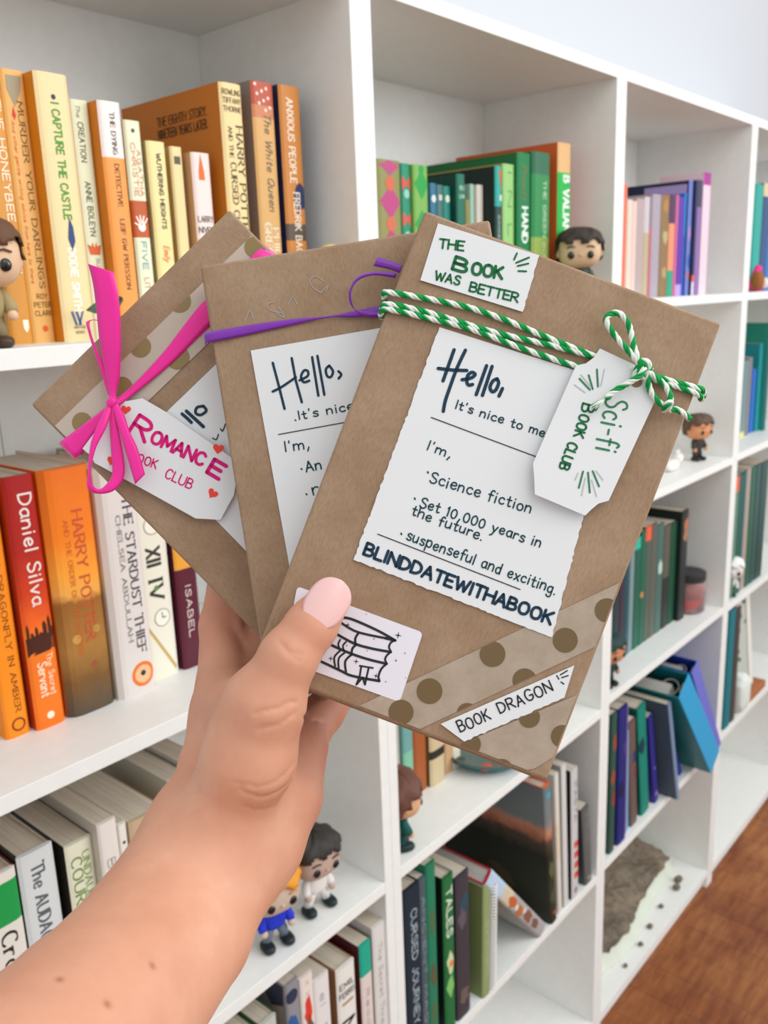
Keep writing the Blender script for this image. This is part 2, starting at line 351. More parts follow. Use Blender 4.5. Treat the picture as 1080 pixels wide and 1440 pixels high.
def ribbon2d(pts, w, contrast=False):
    """flat outline faces of a pen stroke, parted at sharp corners; returns verts, faces in 2D"""
    P = []
    for p in pts:
        if not P or (abs(p[0]-P[-1][0]) + abs(p[1]-P[-1][1])) > 1e-7: P.append(p)
    if len(P) < 2: P = [P[0], (P[0][0]+w*0.2, P[0][1])]
    runs = [[P[0]]]
    for i in range(1, len(P)):
        runs[-1].append(P[i])
        if i < len(P)-1:
            a = math.atan2(P[i][1]-P[i-1][1], P[i][0]-P[i-1][0]); b = math.atan2(P[i+1][1]-P[i][1], P[i+1][0]-P[i][0])
            if abs((b-a+math.pi) % (2*math.pi) - math.pi) > 0.9: runs.append([P[i]])
    vs = []; fs = []
    for Q in runs:
        n = len(Q); o0 = len(vs)
        for i in range(n):
            a = Q[max(i-1, 0)]; b = Q[min(i+1, n-1)]
            dx, dy = b[0]-a[0], b[1]-a[1]; L = math.hypot(dx, dy) or 1
            ww = w*(0.5 + 0.75*abs(dy)/L) if contrast else w
            vs += [(Q[i][0]-dy/L*ww/2, Q[i][1]+dx/L*ww/2), (Q[i][0]+dy/L*ww/2, Q[i][1]-dx/L*ww/2)]
            if i: k = o0+2*i; fs.append((k-2, k-1, k+1, k))
        if not contrast:
            for c, d in ((Q[0], (Q[0][0]-Q[1][0], Q[0][1]-Q[1][1])), (Q[-1], (Q[-1][0]-Q[-2][0], Q[-1][1]-Q[-2][1]))):
                a0 = math.atan2(d[1], d[0]); o = len(vs)
                vs += [(c[0]+math.cos(a0+t)*w/2, c[1]+math.sin(a0+t)*w/2) for t in [(-0.5+k/4)*math.pi for k in range(5)]]
                fs.append(tuple(range(o, o+5)))
    return vs, fs
def write(mb, txt, m, org, ex, ey, cap, w, mapf, length=None, slant=0.0, serif=False, wob=0.0, track=1.7):
    sts, adv = strokes_of(txt, slant, serif, wob, track)
    s = cap/10.0; sx = (length/adv) if length else s
    for st in sts:
        v2, fs = ribbon2d([(x*sx, y*s) for x, y in st], w, serif)
        mb.add([mapf(org[0]+ex[0]*a+ey[0]*b, org[1]+ex[1]*a+ey[1]*b) for a, b in v2], fs, m)
def penline(mb, pts, w, m, mapf, smooth=False):
    v2, fs = ribbon2d(catmull(pts, 6) if smooth else pts, w)
    mb.add([mapf(*p) for p in v2], fs, m)
def disc_pts(u, v, ru, rv=None, n=20):
    rv = rv or ru
    return [(u+ru*math.cos(2*math.pi*k/n), v+rv*math.sin(2*math.pi*k/n)) for k in range(n)]

# ------------------------------------------------------------------ setting
def setting():
    mb = MB(); mb.box((-3.5, -4.5, -0.05), (5.5, 0.30, 0.0), floor_material()); tag(mb.build('floor'), kind='structure')
    mb = MB(); mb.box((-3.5, 0.258, 0.0), (5.5, 0.36, 2.75), mat('#C9CCD2', 0.8, 0.2, 'white_wall_paint')); tag(mb.build('wall_back'), kind='structure')

# ------------------------------------------------------------------ bookcases
TOPZ = 1.7845; PT = 0.0165
def bookcase(x0, x1, shelves, label, seam=None, bottom=0.05):
    root = empty('bookcase', label, 'bookcase', 'white bookcases in a row along the wall', loc=(x0, 0, 0))
    w = x1-x0; d = 0.2475
    def part(name, a, b, bev=0.0006):
        mb = MB(); mb.box(a, b, BOARD); return mb.build(name, root, bevel=bev)
    part('side_panel', (0.0002, 0, 0), (PT, d, TOPZ+PT)); part('side_panel', (w-PT, 0, 0), (w-0.0002, d, TOPZ+PT))
    part('top_panel', (PT, 0, TOPZ), (w-PT, d, TOPZ+PT)); part('bottom_panel', (PT, 0, bottom-PT), (w-PT, d, bottom))
    part('plinth', (PT, 0.012, 0), (w-PT, 0.028, bottom-PT))
    mb = MB(); s = seam or w*0.55
    mb.box((0.001, d, 0.005), (s-0.0006, d+0.003, TOPZ+PT), BOARD); mb.box((s+0.0006, d, 0.005), (w-0.001, d+0.003, TOPZ+PT), BOARD)
    mb.build('back_panel', root)
    for z in shelves: part('shelf', (PT, 0.0, z-PT), (w-PT, d, z))
    return root
BX = [(0.1527, 0.7555), (0.7555, 1.3577), (1.3577, 1.9610), (1.9614, 2.5640)]
def bookcases():
    bookcase(*BX[0], [1.4450, 1.0858, 0.7290, 0.3840], 'white bookcase of orange books at the left, nearest the arm', seam=0.28)
    bookcase(*BX[1], [1.4537, 1.1001, 0.7327, 0.3870], 'white bookcase behind the front parcel, with green books in its top cell', seam=0.20)
    bookcase(*BX[2], [1.4537, 1.1001, 0.7473, 0.3965], 'white bookcase holding the pastel books and the red candle jar')
    bookcase(*BX[3], [1.4537, 1.1030, 0.7450, 0.4060], 'white bookcase farthest right, with turquoise books cut by the picture edge')

# ------------------------------------------------------------------ books
BOOKS=[
(0.3688, 0.07, 1.445, 0.0201, 0.2173, 'deep gold paperback with white capitals behind the brown-haired figurine, leftmost on its shelf', 'books on the top left shelf', {'c': '#D9963F', 't': [('THE HONEYBEE HOTEL', '#FFF6E0', 0.1, 0.75, 0.7, 0.3, 's')], 'sh': [('shield', '#FFF6E0', 0.72, 0.925)]}),
(0.3893, 0.07, 1.445, 0.0204, 0.2201, 'soft orange paperback with a grey pen nib and a red drop on its spine', 'books on the top left shelf', {'c': '#EDB66A', 't': [('MURDER YOUR DARLINGS', '#6B5428', 0.11, 0.79, 0.66, 0.24, 'r'), ('And other gentle writing advice from here to there', '#D8552B', 0.18, 0.77, 0.27, 0.13, 'i'), ('ROY|PETER|CLARK', '#7A5A28', 0.82, 0.885, 0.58, 0.2, 'h')], 'sh': [('nib', '#A89C80', 0.5, 0.02), ('drop', '#D8412A', 0.35, 0.155), ('disc', '#E8622A', 0.55, 0.945, 0.13)]}),
(0.4101, 0.055, 1.445, 0.0301, 0.219, 'thick cream paperback with green capitals and white author lettering, widest on its shelf', 'books on the top left shelf', {'c': '#F0D9A4', 's': '#DE8A1C', 't': [('I CAPTURE THE CASTLE', '#4E9A33', 0.105, 0.53, 0.52, 0.22, 'b'), ('DODIE SMITH', '#FFFDF4', 0.64, 0.88, 0.52, 0.22, 'b'), ('VINTAGE|BOOKS', '#6A6450', 0.945, 0.965, 0.5, 0.07, 'h')], 'sh': [('disc', '#2F3A52', 0.5, 0.085, 0.07), ('bird', '#34497C', 0.55, 0.585), ('w', '#46639A', 0.42, 0.91)]}),
(0.4452, 0.065, 1.445, 0.019, 0.2036, 'slim pale green paperback with black capitals and a small orange crown', 'books on the top left shelf', {'c': '#E2E5C4', 't': [('CREATION', '#4C4E38', 0.09, 0.25, 0.45, 0.27, 's'), ('ANNE BOLEYN', '#4C4E38', 0.33, 0.555, 0.5, 0.27, 's'), ('SUSAN BORDO', '#6C6E58', 0.65, 0.86, 0.6, 0.17, 's'), ('The', '#8A8C76', 0.02, 0.07, 0.4, 0.2, 'i')], 'sh': [('crown', '#D7652E', 0.5, 0.605)]}),
(0.4652, 0.052, 1.445, 0.0226, 0.2032, 'orange paperback with a white band round its top and typewriter lettering', 'books on the top left shelf', {'c': '#F59D4C', 's': '#D98524', 'bands': [(0, 0.228, '#F1E6E2')], 't': [('THE DYING', '#54463E', 0.045, 0.215, 0.55, 0.2, 'r'), ('DETECTIVE', '#5E3D1E', 0.255, 0.43, 0.55, 0.2, 'r'), ('LEIF GW PERSSON', '#5E3D1E', 0.485, 0.785, 0.55, 0.2, 'r')]}),
(0.4932, 0.058, 1.445, 0.0179, 0.1914, 'white and pale green paperback with a white handprint on a rust panel', 'books on the top left shelf', {'c': '#E4EACB', 's': '#8A6A34', 'bands': [(0.36, 0.53, '#BE5A28')], 't': [('AGATHA', '#D8693A', 0.13, 0.34, 0.72, 0.24, 's'), ('CHRISTIE', '#D8693A', 0.1, 0.34, 0.4, 0.24, 's'), ('FIVE', '#5A93A6', 0.55, 0.68, 0.5, 0.3, 's'), ('LITTLE PIGS', '#C98A72', 0.72, 0.95, 0.5, 0.3, 's')], 'sh': [('hand', '#FFF8EC', 0.5, 0.45), ('disc', '#4A4A3A', 0.5, 0.045, 0.1)]}),
(0.5147, 0.056, 1.445, 0.0204, 0.1757, 'yellow-cream paperback with slanted black capitals and an orange author line', 'books on the top left shelf', {'c': '#EFE0A0', 's': '#C9B27A', 't': [('WUTHERING HEIGHTS', '#3A3420', 0.06, 0.44, 0.55, 0.22, 'b'), ('Emily', '#E0762A', 0.53, 0.61, 0.55, 0.3, 'i')]}),
(0.5433, 0.06, 1.445, 0.014, 0.174, 'narrow cream paperback with a tiny dark emblem at the top', 'books on the top left shelf', {'c': '#EBD79E', 's': '#C7A467', 'sh': [('sq', '#5E5A48', 0.5, 0.07)]}),
(0.5624, 0.053, 1.445, 0.0221, 0.1698, 'pinkish white paperback fading to orange with a small flame emblem', 'books on the top left shelf', {'c': '#EFA25C', 's': '#CFA372', 'bands': [(0, 0.47, '#EFDDD8'), (0.47, 0.6, '#F0C29A')], 't': [('LARRY|NIVEN', '#4A4036', 0.36, 0.42, 0.5, 0.24, 'h')], 'sh': [('flame', '#E0702E', 0.45, 0.1)]}),
(0.5963, 0.045, 1.445, 0.0275, 0.2353, 'tall orange hardback with its dark-lettered back cover in view', 'books on the top left shelf', {'c': '#F0D79C', 's': '#CB7A26', 'hard': 1, 'dep': 0.165, 't': [('HARRY POTTER', '#3A3424', 0.165, 0.62, 0.74, 0.3, 'r'), ('AND THE', '#4A4230', 0.17, 0.29, 0.32, 0.17, 'r'), ('CURSED CHILD', '#3A3424', 0.31, 0.62, 0.36, 0.25, 'r'), ('ROWLING|TIFFANY|THORNE', '#4C4432', 0.035, 0.1, 0.5, 0.17, 'h')], 'st': [('THE EIGHTH STORY.', '#6B4417', 0.2, 0.115), ('NINETEEN YEARS LATER.', '#6B4417', 0.12, 0.165)]}),
(0.6401, 0.048, 1.445, 0.0294, 0.2434, 'tan paperback with a red floral top and grey cover', 'books on the top left shelf', {'c': '#D6A766', 's': '#8E8780', 'bands': [(0, 0.09, '#B9553C'), (0.09, 0.14, '#C98058')], 't': [('The White Queen', '#6E6450', 0.12, 0.51, 0.62, 0.3, 'i'), ('GREGORY', '#EADFC8', 0.56, 0.8, 0.35, 0.3, 'r'), ('PHILIPPA', '#EADFC8', 0.58, 0.82, 0.72, 0.26, 'r')], 'sh': [('dots', '#F3DCD4', 0.5, 0.05)]}),
(0.6795, 0.05, 1.445, 0.0296, 0.2456, 'brown-orange paperback with white capitals and a navy figure, beside the cell wall', 'books on the top left shelf', {'c': '#C67F35', 's': '#2B2A52', 'bands': [(0.56, 0.63, '#5A4A3C')], 't': [('ANXIOUS PEOPLE', '#F6E8D4', 0.05, 0.39, 0.45, 0.3, 's'), ('FREDRIK BACKMAN', '#F0E2CE', 0.43, 0.8, 0.55, 0.3, 's')], 'sh': [('blob', '#22305A', 0.75, 0.45)]}),
(0.3232, 0.09, 1.0858, 0.0225, 0.243, 'bright orange paperback with dark brown lettering, foremost on the second shelf', 'books on the second left shelf', {'c': '#F98F1C', 't': [('A DRAGONFLY IN AMBER', '#7A3F10', 0.3, 0.9, 0.62, 0.24, 'r')], 'sh': [('ring', '#8A3A14', 0.55, 0.95)]}),
(0.3497, 0.084, 1.0858, 0.0288, 0.2446, 'red and orange thriller with silver lettering and a dark skyline', 'books on the second left shelf', {'c': '#F5761B', 's': '#B33A16', 'hard': 1, 'grad': [(0, '#A61C1A'), (0.3, '#B0241A'), (0.45, '#CC3C18'), (0.56, '#EC6420'), (0.63, '#F07A22'), (1, '#F5761B')], 't': [('Daniel Silva', '#F1E3DC', 0.07, 0.5, 0.62, 0.42, 's'), ('The Secret', '#F6D9B4', 0.7, 0.87, 0.72, 0.2, 's'), ('Servant', '#F8E3C8', 0.73, 0.87, 0.44, 0.3, 's')], 'sh': [('skyline', '#4A2114', 0.5, 0.63), ('disc', '#FFE9D6', 0.5, 0.95, 0.13)]}),
(0.3824, 0.085, 1.0858, 0.0518, 0.2448, 'very thick rounded hardback in flame orange with a brown hillside at its foot', 'books on the second left shelf', {'c': '#F07A18', 's': '#E8701A', 'hard': 1, 'bulge': 0.007, 'grad': [(0, '#E8721C'), (0.28, '#F0801C'), (0.42, '#F5A036'), (0.49, '#EBA850'), (0.53, '#9A6228'), (0.72, '#A8783A'), (0.86, '#7A5428'), (1, '#4E4A40')], 't': [('HARRY POTTER', '#C8502E', 0.17, 0.7, 0.6, 0.2, 'r'), ('AND THE ORDER OF THE PHOENIX', '#C8601E', 0.2, 0.75, 0.36, 0.09, 'r')], 'sh': [('disc', '#C89850', 0.3, 0.68, 0.09), ('disc', '#B88A44', 0.72, 0.66, 0.08), ('disc', '#A8483A', 0.6, 0.8, 0.05)]}),
(0.4346, 0.078, 1.0858, 0.0441, 0.238, 'white marbled hardback with dark capitals and an orange ring near its foot', 'books on the second left shelf', {'c': '#DDD5D0', 's': '#CDBCAA', 'hard': 1, 'bulge': 0.006, 't': [('THE STARDUST THIEF', '#3E3A40', 0.13, 0.81, 0.66, 0.22, 'r'), ('CHELSEA ABDULLAH', '#4A464A', 0.2, 0.75, 0.4, 0.11, 'r')], 'sh': [('ring', '#E8853A', 0.62, 0.05), ('ring', '#E8772C', 0.62, 0.91), ('disc', '#F2B98C', 0.62, 0.91, 0.24), ('disc', '#1E1E22', 0.62, 0.905, 0.07)]}),
(0.4791, 0.088, 1.0858, 0.0367, 0.24, 'ivory book covered in drawn clock faces and roman numerals', 'books on the second left shelf', {'c': '#E9E5D4', 's': '#B9B3A4', 't': [('XII', '#3A382E', 0.4, 0.48, 0.5, 0.45, 'r'), ('IV', '#3A382E', 0.54, 0.63, 0.5, 0.45, 'r')], 'sh': [('clock', '#8A8674', 0.55, 0.3), ('clock', '#8A8674', 0.6, 0.72), ('gold', '#C9A868', 0.5, 0.84), ('gold', '#A8A490', 0.5, 0.12), ('disc', '#5E8A4E', 0.5, 0.58, 0.08)]}),
(0.521, 0.085, 1.0858, 0.0272, 0.236, 'maroon book with an amber band along its top', 'books on the second left shelf', {'c': '#5A2030', 'bands': [(0, 0.52, '#E8A23A')], 't': [('ISABEL', '#E8D6D0', 0.6, 0.85, 0.5, 0.25, 's')]}),
(0.2607, 0.045, 0.729, 0.033, 0.2612, 'white book with dark lettering and a bright green patch, foremost on the third shelf', 'books on the third left shelf', {'c': '#E3DED4', 's': '#7A3B30', 'hard': 1, 'bands': [(0.04, 0.2, '#1E9A4B')], 't': [('Craeft', '#2E2A28', 0.23, 0.52, 0.55, 0.42, 'r')]}),
(0.2957, 0.045, 0.729, 0.0346, 0.266, 'pale grey-blue hardback with grey serif capitals and dark boards', 'books on the third left shelf', {'c': '#D5DADA', 's': '#3A3634', 'hard': 1, 't': [('The AUDACITY', '#5E6468', 0.05, 0.44, 0.5, 0.34, 'r')]}),
(0.3395, 0.042, 0.729, 0.028, 0.2543, 'cream paperback with green capitals in two lines and a black cover corner', 'books on the third left shelf', {'c': '#E4E3CC', 's': '#3B3732', 't': [('UNDAUNTED', '#7FA04E', 0.05, 0.36, 0.7, 0.26, 'r'), ('COURAGE', '#6E9240', 0.06, 0.4, 0.34, 0.36, 'r')]}),
(0.368, 0.03, 0.729, 0.0202, 0.2676, 'thick white paperback with faint grey lettering', 'books on the third left shelf', {'c': '#E6E0D8', 's': '#CFC8BC', 't': [('Beach', '#B4ACA4', 0.15, 0.36, 0.5, 0.4, 's')]}),
(0.3906, 0.034, 0.729, 0.0103, 0.2543, 'thin white book with one small dark dot on its spine', 'books on the third left shelf', {'c': '#EAE7DF', 'sh': [('disc', '#3A2A28', 0.5, 0.08, 0.16)]}),
(0.4013, 0.03, 0.729, 0.0394, 0.2531, 'kraft-tan book with a round blue and white ornament', 'books on the third left shelf', {'c': '#C5AE8C', 's': '#B49A76', 'sh': [('disc', '#6A7CA8', 0.6, 0.1, 0.3), ('disc', '#D8DCE6', 0.62, 0.1, 0.18)]}),
(0.4629, 0.05, 0.729, 0.0237, 0.2615, 'white book with a small dark green triangle on its cover', 'books on the third left shelf', {'c': '#E3E4DA', 's': '#C9CCC0', 'sh': [('disc', '#2E7A4A', 0.5, 0.1, 0.15)]}),
(0.4908, 0.05, 0.729, 0.0227, 0.2663, 'grey-white book half hidden by the wrist', 'books on the third left shelf', {'c': '#D8D4CA'}),
(0.7514, 0.13, 0.729, 0.014, 0.21, 'slim pale green book standing deep in the shelf beside the cell wall', 'books on the third left shelf', {'c': '#C9D3B0', 'sh': [('disc', '#7A8A60', 0.5, 0.35, 0.2)]}),
(0.4888, 0.004, 0.384, 0.027, 0.2838, 'pale green-white book at the lower left, only its top edge in view', 'books on the lowest left shelf', {'c': '#DDE2D4', 's': '#3F6B48', 'hard': 1}),
(0.5182, 0.004, 0.384, 0.0263, 0.2841, 'grey book with a dark green cover edge on the lowest shelf in view', 'books on the lowest left shelf', {'c': '#BFC2BA', 's': '#3F5A3E', 'hard': 1}),
(0.5612, 0.004, 0.384, 0.0208, 0.3077, 'blue-grey picture book with a dark painted head on its cover', 'books on the lowest left shelf', {'c': '#8E8C92', 's': '#9A979A', 'sh': [('disc', '#2E3550', 0.4, 0.06, 0.45), ('blob', '#2F5F9A', 0.4, 0.2)], 'art': [('#3E4254', [(0.03, 0.99), (0.25, 0.99), (0.32, 0.93), (0.2, 0.87), (0.04, 0.9)]), ('#B9A79E', [(0.06, 0.9), (0.2, 0.87), (0.22, 0.8), (0.08, 0.78)]), ('#4E5A86', [(0.3, 0.97), (0.6, 0.96), (0.55, 0.9), (0.35, 0.9)])]}),
(0.5839, 0.004, 0.384, 0.0212, 0.3006, 'cream book with bright red artwork low on its spine', 'books on the lowest left shelf', {'c': '#E4DBD4', 'sh': [('blob', '#D8402E', 0.5, 0.16), ('blob', '#7A5A4A', 0.5, 0.26)], 't': [('X X', '#D9A48A', 0.02, 0.1, 0.5, 0.3, 's')]}),
(0.6059, 0.004, 0.384, 0.0263, 0.2819, 'thin white book with grey lettering, front edge nearest the shelf lip', 'books on the lowest left shelf', {'c': '#E2DDDC', 't': [('NOTES', '#9A9AA0', 0.25, 0.7, 0.5, 0.35, 's'), ('el', '#B0ACB0', 0.08, 0.15, 0.5, 0.35, 's')]}),
(0.6444, 0.004, 0.384, 0.0339, 0.2692, 'white book with heavy black lettering and a brown cover', 'books on the lowest left shelf', {'c': '#E4E1DA', 's': '#8A5F3C', 'hard': 1, 't': [('EMIL|FERRIS', '#3A3634', 0.1, 0.15, 0.5, 0.24, 'h'), ('MONSTERS', '#161414', 0.3, 0.95, 0.5, 0.6, 'b')], 'sh': [('bar', '#A88A6A', 0.5, 0.2)]}),
(0.6885, 0.004, 0.384, 0.0221, 0.2762, 'pale pink book with a teal top and maroon cover', 'books on the lowest left shelf', {'c': '#DCCFC9', 's': '#5E2A30', 'bands': [(0, 0.17, '#1FA58C')], 't': [('Reading Notes', '#B4A29C', 0.25, 0.9, 0.5, 0.3, 's')]}),
(0.7141, 0.004, 0.384, 0.0257, 0.2877, 'thick grey-white book with faint lettering against the cell wall', 'books on the lowest left shelf', {'c': '#DAD6D2', 's': '#BDBAB6', 't': [('The Secret Thread', '#A8A4A2', 0.1, 0.6, 0.5, 0.3, 's'), ('K', '#9A9694', 0.66, 0.76, 0.5, 0.6, 's')]}),
(0.8454, 0.062, 1.4537, 0.0428, 0.1805, 'olive book with magenta diamonds down its spine', 'green books on the upper middle shelf', {'c': '#8C8A50', 'sh': [('dia', '#B84A7E', 0.5, 0.03, 0.07), ('dia', '#B8457E', 0.5, 0.27, 0.11), ('dia', '#B8456E', 0.5, 0.55, 0.11), ('disc', '#D0684A', 0.5, 0.15, 0.2), ('disc', '#D0684A', 0.5, 0.41, 0.2)]}),
(0.8955, 0.067, 1.4537, 0.0183, 0.1801, 'thin teal book with red chequers on its spine', 'green books on the upper middle shelf', {'c': '#1E8A6A', 'sh': [('dia', '#D0584A', 0.1, 0.13, 0.05), ('dia', '#D0584A', 0.9, 0.13, 0.05), ('dia', '#D0584A', 0.1, 0.37, 0.05), ('dia', '#D0584A', 0.9, 0.37, 0.05), ('disc', '#8FC8BC', 0.5, 0.2, 0.3), ('disc', '#8FC8BC', 0.5, 0.48, 0.3)]}),
(0.9142, 0.062, 1.4537, 0.0295, 0.1796, 'light green book with bright green diamond shapes on its spine', 'green books on the upper middle shelf', {'c': '#77AE52', 'sh': [('dia', '#1FA043', 0.5, 0.13, 0.1), ('dia', '#1FA043', 0.5, 0.4, 0.1), ('disc', '#1FA043', 0.5, 0.03, 0.18)]}),
(0.9604, 0.072, 1.4537, 0.0137, 0.1617, 'small blue paperback beside the green diamond book', 'green books on the upper middle shelf', {'c': '#2C6E8E', 'sh': [('disc', '#CFE0E0', 0.5, 0.12, 0.35)]}),
(0.9748, 0.072, 1.4537, 0.014, 0.1605, 'small grey-teal paperback with a white label', 'green books on the upper middle shelf', {'c': '#3F6E6E', 'sh': [('sq', '#CFCBBE', 0.5, 0.1)]}),
(0.9896, 0.072, 1.4537, 0.0159, 0.1597, 'small sea-green paperback with pale lettering', 'green books on the upper middle shelf', {'c': '#1F7F72', 't': [('STONE', '#BFE0D0', 0.3, 0.7, 0.5, 0.5, 's')], 'sh': [('disc', '#CFE0C8', 0.5, 0.1, 0.3)]}),
(1.0059, 0.062, 1.4537, 0.0187, 0.1752, 'dark teal clothbound book with pale marks near its top', 'green books on the upper middle shelf', {'c': '#1B6B57', 's': '#0F4438', 'hard': 1, 't': [('SEA|LAW', '#BFE3CC', 0.1, 0.16, 0.55, 0.26, 'h')]}),
(1.0466, 0.077, 1.4537, 0.0102, 0.146, 'very small olive paperback among the green books', 'green books on the upper middle shelf', {'c': '#8A8A4E'}),
(1.058, 0.077, 1.4537, 0.0094, 0.1672, 'thin pale aqua paperback', 'green books on the upper middle shelf', {'c': '#9CC2AE'}),
(1.0679, 0.072, 1.4537, 0.015, 0.1664, 'white paperback in front of the black hardback', 'green books on the upper middle shelf', {'c': '#DAD3C8'}),
(1.0833, 0.052, 1.4537, 0.0162, 0.19, 'black hardback with an orange and turquoise spine top', 'green books on the upper middle shelf', {'c': '#20443E', 's': '#1C2A27', 'hard': 1, 'dep': 0.18, 'bands': [(0, 0.28, '#2BA59A')], 't': [('SINGER BEHIND', '#B9D0CC', 0.34, 0.8, 0.45, 0.3, 's')], 'sh': [('tri', '#D5643A', 0.7, 0.03), ('sq', '#E3DED8', 0.8, 0.22)]}),
(1.1077, 0.055, 1.4537, 0.0295, 0.1955, 'pale green paperback between the black and bottle green books', 'green books on the upper middle shelf', {'c': '#93C878', 's': '#B8A45A', 't': [('I N L', '#5E8A52', 0.05, 0.5, 0.55, 0.35, 's')]}),
(1.1376, 0.05, 1.4537, 0.0355, 0.2126, 'bottle green hardback with white capitals', 'green books on the upper middle shelf', {'c': '#0F7A44', 's': '#1E6B3A', 'hard': 1, 'dep': 0.19, 't': [('HAND', '#E8F4EA', 0.35, 0.58, 0.5, 0.4, 'b'), ('Pruett', '#8A6A4A', 0.08, 0.3, 0.45, 0.3, 'i')]}),
(1.177, 0.05, 1.4537, 0.0505, 0.2171, 'rounded green hardback with a yellow-green glow low on its spine', 'green books on the upper middle shelf', {'c': '#2E8A4E', 's': '#1C6B38', 'hard': 1, 'bulge': 0.004, 'dep': 0.18, 'bands': [(0, 0.14, '#2F6B4E'), (0.55, 0.7, '#8EA850'), (0.7, 1, '#9CB85A')], 't': [('THE GREEN BONES', '#BCD8B0', 0.18, 0.8, 0.6, 0.18, 's')]}),
(1.2471, 0.047, 1.4537, 0.0388, 0.2362, 'orange hardback with a tan and vivid green spine, tallest in its cell', 'green books on the upper middle shelf', {'c': '#1FB34A', 's': '#D5642E', 'hard': 1, 'dep': 0.19, 'bands': [(0, 0.18, '#DDB27A')], 't': [('B VALIANT', '#EAF8EA', 0.2, 0.6, 0.6, 0.45, 'b')], 'sh': [('blob', '#1FB34A', 0.5, 0.8)]}),
(0.8793, 0.1, 0.7327, 0.0152, 0.2, 'grey-white patterned book behind the teal figurine', 'books on the centre shelf', {'c': '#B9B8AC'}),
(0.8949, 0.094, 0.7327, 0.0235, 0.2, 'blue-green book with a scenic spine on the middle shelf', 'books on the centre shelf', {'c': '#6FA4A0', 'bands': [(0.6, 0.8, '#7FC0A0'), (0.8, 1, '#A8C2A4')]}),
(0.9192, 0.094, 0.7327, 0.0309, 0.2, 'rust brown clothbound book on the middle shelf', 'books on the centre shelf', {'c': '#A5582C', 'hard': 1, 'bulge': 0.002}),
(0.9505, 0.088, 0.7327, 0.0376, 0.2, 'cream hardback with one black band low on its spine', 'books on the centre shelf', {'c': '#CDB893', 's': '#6B5A34', 'hard': 1, 'bulge': 0.003, 'bands': [(0.7, 0.77, '#2C2A22')]}),
(0.9945, 0.092, 0.7327, 0.02, 0.2, 'tan paperback beside the cream hardback', 'books on the centre shelf', {'c': '#C9A27A'}),
(1.0155, 0.092, 0.7327, 0.0204, 0.2, 'ivory paperback behind the round dish', 'books on the centre shelf', {'c': '#E3DCC8'}),
(0.7778, 0.004, 0.387, 0.0339, 0.3003, 'dark navy book with white lettering, against the left cell wall', 'books on the low middle shelf', {'c': '#1A2A38', 'hard': 1, 't': [('CURSED JOURNEY', '#A9BCC4', 0.12, 0.75, 0.6, 0.36, 's'), ('TALES', '#C4D0D2', 0.8, 0.98, 0.6, 0.36, 's')]}),
(0.8134, 0.004, 0.387, 0.0144, 0.3003, 'slate grey book with silver lettering', 'books on the low middle shelf', {'c': '#4A5A62', 't': [('ANCIENT MAGIC', '#8FA2AC', 0.1, 0.9, 0.5, 0.5, 's')]}),
(0.829, 0.004, 0.387, 0.0215, 0.3126, 'tall teal green book with olive patches', 'books on the low middle shelf', {'c': '#1F7A5C', 'sh': [('blob', '#4E6A48', 0.5, 0.3), ('blob', '#5A5A3E', 0.5, 0.6), ('blob', '#4E6A48', 0.5, 0.8)]}),
(0.8664, 0.004, 0.387, 0.0259, 0.2688, 'black-sided green book with white lettering and orange figures', 'books on the low middle shelf', {'c': '#226B3C', 's': '#15181A', 'hard': 1, 't': [('TALES', '#D8E4D0', 0.07, 0.38, 0.5, 0.5, 'b')], 'sh': [('blob', '#C9D6A8', 0.5, 0.55), ('disc', '#E0864A', 0.6, 0.56, 0.22), ('blob', '#7FBF6A', 0.5, 0.7)]}),
(0.8971, 0.004, 0.387, 0.0343, 0.2521, 'dark patterned book in charcoal and purple tones', 'books on the low middle shelf', {'c': '#3D3A42', 's': '#2C2A30', 'sh': [('blob', '#5C5560', 0.4, 0.3), ('blob', '#2A4A5A', 0.6, 0.2), ('blob', '#6A5A58', 0.5, 0.85)]}),
(1.457, 0.04, 1.4537, 0.012, 0.1897, 'thin coral book against the left cell wall in the pastel row', 'pastel and purple books', {'c': '#E8735A'}),
(1.4721, 0.04, 1.4537, 0.0191, 0.1656, 'cream book beside the coral one in the pastel row', 'pastel and purple books', {'c': '#DCD0C0'}),
(1.4922, 0.04, 1.4537, 0.0159, 0.1643, 'pale blush book in the pastel row', 'pastel and purple books', {'c': '#E3C4BC'}),
(1.5086, 0.04, 1.4537, 0.0304, 0.169, 'dusty mauve book in the pastel row', 'pastel and purple books', {'c': '#B3A0A0'}),
(1.5396, 0.04, 1.4537, 0.021, 0.174, 'lilac-white book with a sand foot in the pastel row', 'pastel and purple books', {'c': '#C7BEC4', 'bands': [(0.35, 1, '#B8A888')]}),
(1.5614, 0.04, 1.4537, 0.0112, 0.1762, 'thin rose book in the pastel row', 'pastel and purple books', {'c': '#B86A7C', 'bands': [(0, 0.3, '#8A7E8A')]}),
(1.5735, 0.04, 1.4537, 0.0347, 0.1806, 'lavender-grey book in the pastel row', 'pastel and purple books', {'c': '#A79CA8'}),
(1.61, 0.04, 1.4537, 0.0344, 0.1808, 'mottled olive-brown book in the pastel row', 'pastel and purple books', {'c': '#8A6E44', 'sh': [('blob', '#B5A878', 0.5, 0.4), ('blob', '#B08040', 0.5, 0.1), ('blob', '#A89868', 0.5, 0.75)]}),
(1.6473, 0.04, 1.4537, 0.0257, 0.1846, 'peach book with a plum top and green foot in the pastel row', 'pastel and purple books', {'c': '#E0916A', 'bands': [(0, 0.28, '#4A2E56'), (0.74, 1, '#1F9C7C')]}),
(1.6741, 0.04, 1.4537, 0.0121, 0.1851, 'slim magenta-pink book in the pastel row', 'pastel and purple books', {'c': '#C8608C'}),
